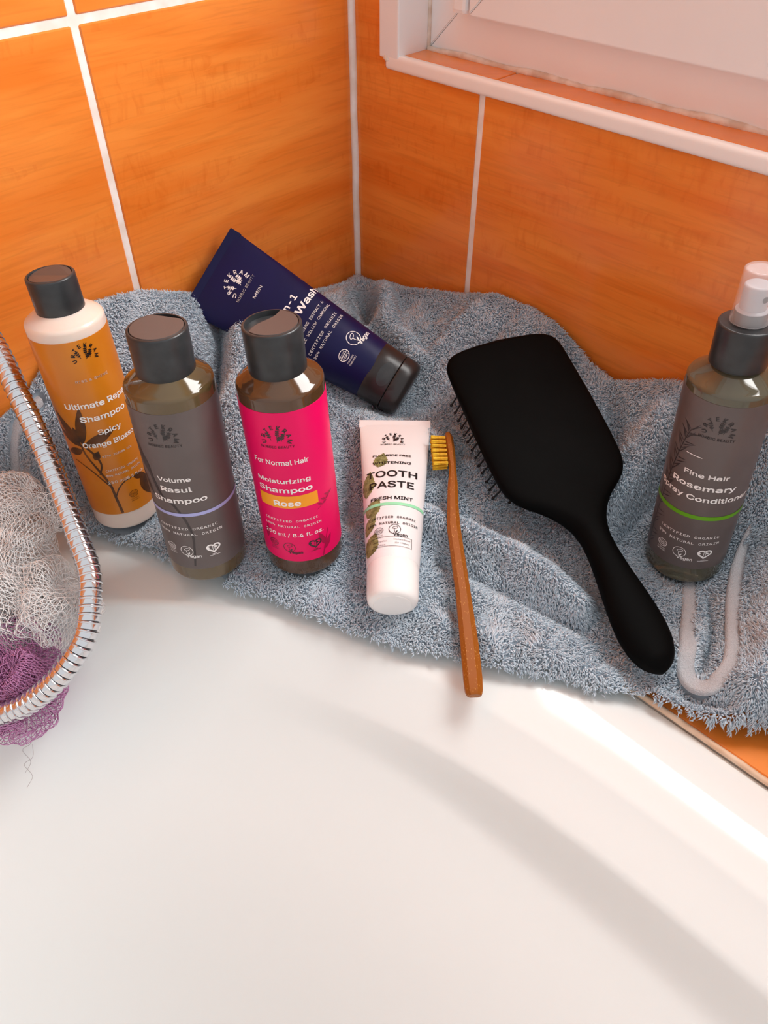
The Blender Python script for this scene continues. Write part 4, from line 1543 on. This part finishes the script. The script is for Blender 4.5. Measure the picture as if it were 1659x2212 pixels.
# ================================================================== BATH POUF
def lobe(center, r, seed, out_dir, nm=34, npt=30, wob=.20):
    """a puffed ruffle of net: two crossing families of strands on a wrinkled ball, gathered at the back"""
    g_ = np.random.default_rng(seed)
    o_d = np.asarray(out_dir, float) + g_.normal(0, .25, 3)
    o_d /= np.linalg.norm(o_d)
    e1 = np.cross(o_d, g_.normal(0, 1, 3))
    e1 /= np.linalg.norm(e1)
    e2 = np.cross(o_d, e1)
    dirs = g_.normal(0, 1, (6, 3)) * 1.5
    phs = g_.uniform(0, 6.28, 6)
    flat = np.array((g_.uniform(.9, 1.15), g_.uniform(.75, 1.0), g_.uniform(.7, .95)))
    out = []
    for fam in (.55, -.55):
        ca, sa = math.cos(fam), math.sin(fam)
        for k_ in range(nm):
            c = -1 + 2 * (k_ + .5) / nm
            half = math.sqrt(max(1 - c * c, 0))
            n_ = max(6, int(npt * half) + 4)
            t = np.linspace(-half, half, n_)
            cw = c + .012 * np.sin(t * 40 + k_ * math.pi)
            X, Y = t * ca - cw * sa, t * sa + cw * ca
            rho = np.sqrt(X * X + Y * Y) + 1e-9
            th = np.minimum(rho, 1.0) * 2.45
            D = np.stack([np.sin(th) * X / rho, np.sin(th) * Y / rho, np.cos(th)], -1)
            rr = 1 + wob * sum(np.sin(D @ dv * 2.0 + p_) for dv, p_ in zip(dirs, phs)) / 2.2
            rr = rr * (1 + .045 * np.sin(np.arctan2(Y, X) * 11 + 2 * rr) * np.clip(th, 0, 1))
            L3 = D * rr[:, None] * r * flat
            out.append(L3[:, :1] * e1 + L3[:, 1:2] * e2 + L3[:, 2:] * o_d + center)
    return out


PC = np.array((.100, -.420, .022))
pouf = tag(empty('bath_pouf', Matrix.Translation(PC)), 'white and purple mesh bath pouf beside the chrome hose', 'bath pouf')
WHITE = [((.0716, -.3835, .0580), .0190), ((.0890, -.3900, .0480), .0215), ((.0620, -.4050, .0450), .0250), ((.1020, -.4010, .0380), .0210), ((.1270, -.4050, .0260), .0240), ((.1425, -.4056, .0150), .0262),
         ((.1150, -.4180, .0150), .0260), ((.0950, -.4280, .0250), .0270), ((.0700, -.4300, .0250), .0300), ((.1230, -.4270, .0000), .0220), ((.0850, -.4500, .0150), .0280), ((.1080, -.4400, .0100), .0240), ((.0500, -.4200, .0500), .0240),
         ]
PURP = [((.1500, -.4420, -.0080), .0220), ((.1600, -.4480, -.0220), .0215), ((.1400, -.4560, -.0150), .0240), ((.1330, -.4330, -.0060), .0200), ((.1250, -.4650, -.0100), .0230), ((.1480, -.4600, -.0240), .0200), ((.1420, -.4450, -.0120), .0150)]
for nm_, lst, seed0, mt_ in (('white_net', WHITE, 11, 'net_white'), ('purple_net', PURP, 91, 'net_purple')):
    polys = []
    for i, (c, r) in enumerate(lst):
        od = np.array(c) - (np.array((.080, -.425, .010)) if nm_ == 'white_net' else np.array((.135, -.448, .0)))
        polys += lobe(np.array(c) - PC, r * .88, seed0 + 40 + i, od + np.array((.020, -.006, .010)), nm=int(14 + 480 * r), npt=28)
        polys += lobe(np.array(c) - PC, r, seed0 + i, od + np.array((.010, -.010, .014)), nm=int(16 + 560 * r), npt=30)
    # the soft net rests on the bath: strands that would sink into it lie on its surface
    for q in polys:
        w_ = q + PC
        f_ = (np.abs((.55 - w_[:, 0]) / .50) ** 2.5 + np.abs((w_[:, 1] + .65) / .408) ** 2.5) ** .4
        d_in = (1 - f_) * .46
        floor_ = np.interp(d_in, [0, prof[8][0], prof[-9][0], prof[-8][0], prof[-6][0], prof[-1][0]], [-.0005, prof[8][1], prof[-9][1], prof[-8][1], prof[-6][1], prof[-1][1]]) + .0008
        q[:, 2] = np.maximum(w_[:, 2], floor_) - PC[2]
    V, F = tubes(polys, .00026, 3)
    tag(link(nm_, fast_mesh(nm_, V, F), mt_, pouf), kind='stuff')
polys = []
for k in range(2):
    a = np.array((.1690 + .010 * k, -.4560 - .004 * k, -.0360))
    polys.append(catmull([a - PC, a + (.004, -.004, -.006) - PC, a + (.002, -.010, -.010) - PC, a + (.010, -.010, -.014) - PC, a + (.012, -.016, -.018) - PC], 8))
V, F = tubes(polys, .00012, 3)
link('loose_thread', fast_mesh('loose_thread', V, F), 'thread', pouf)
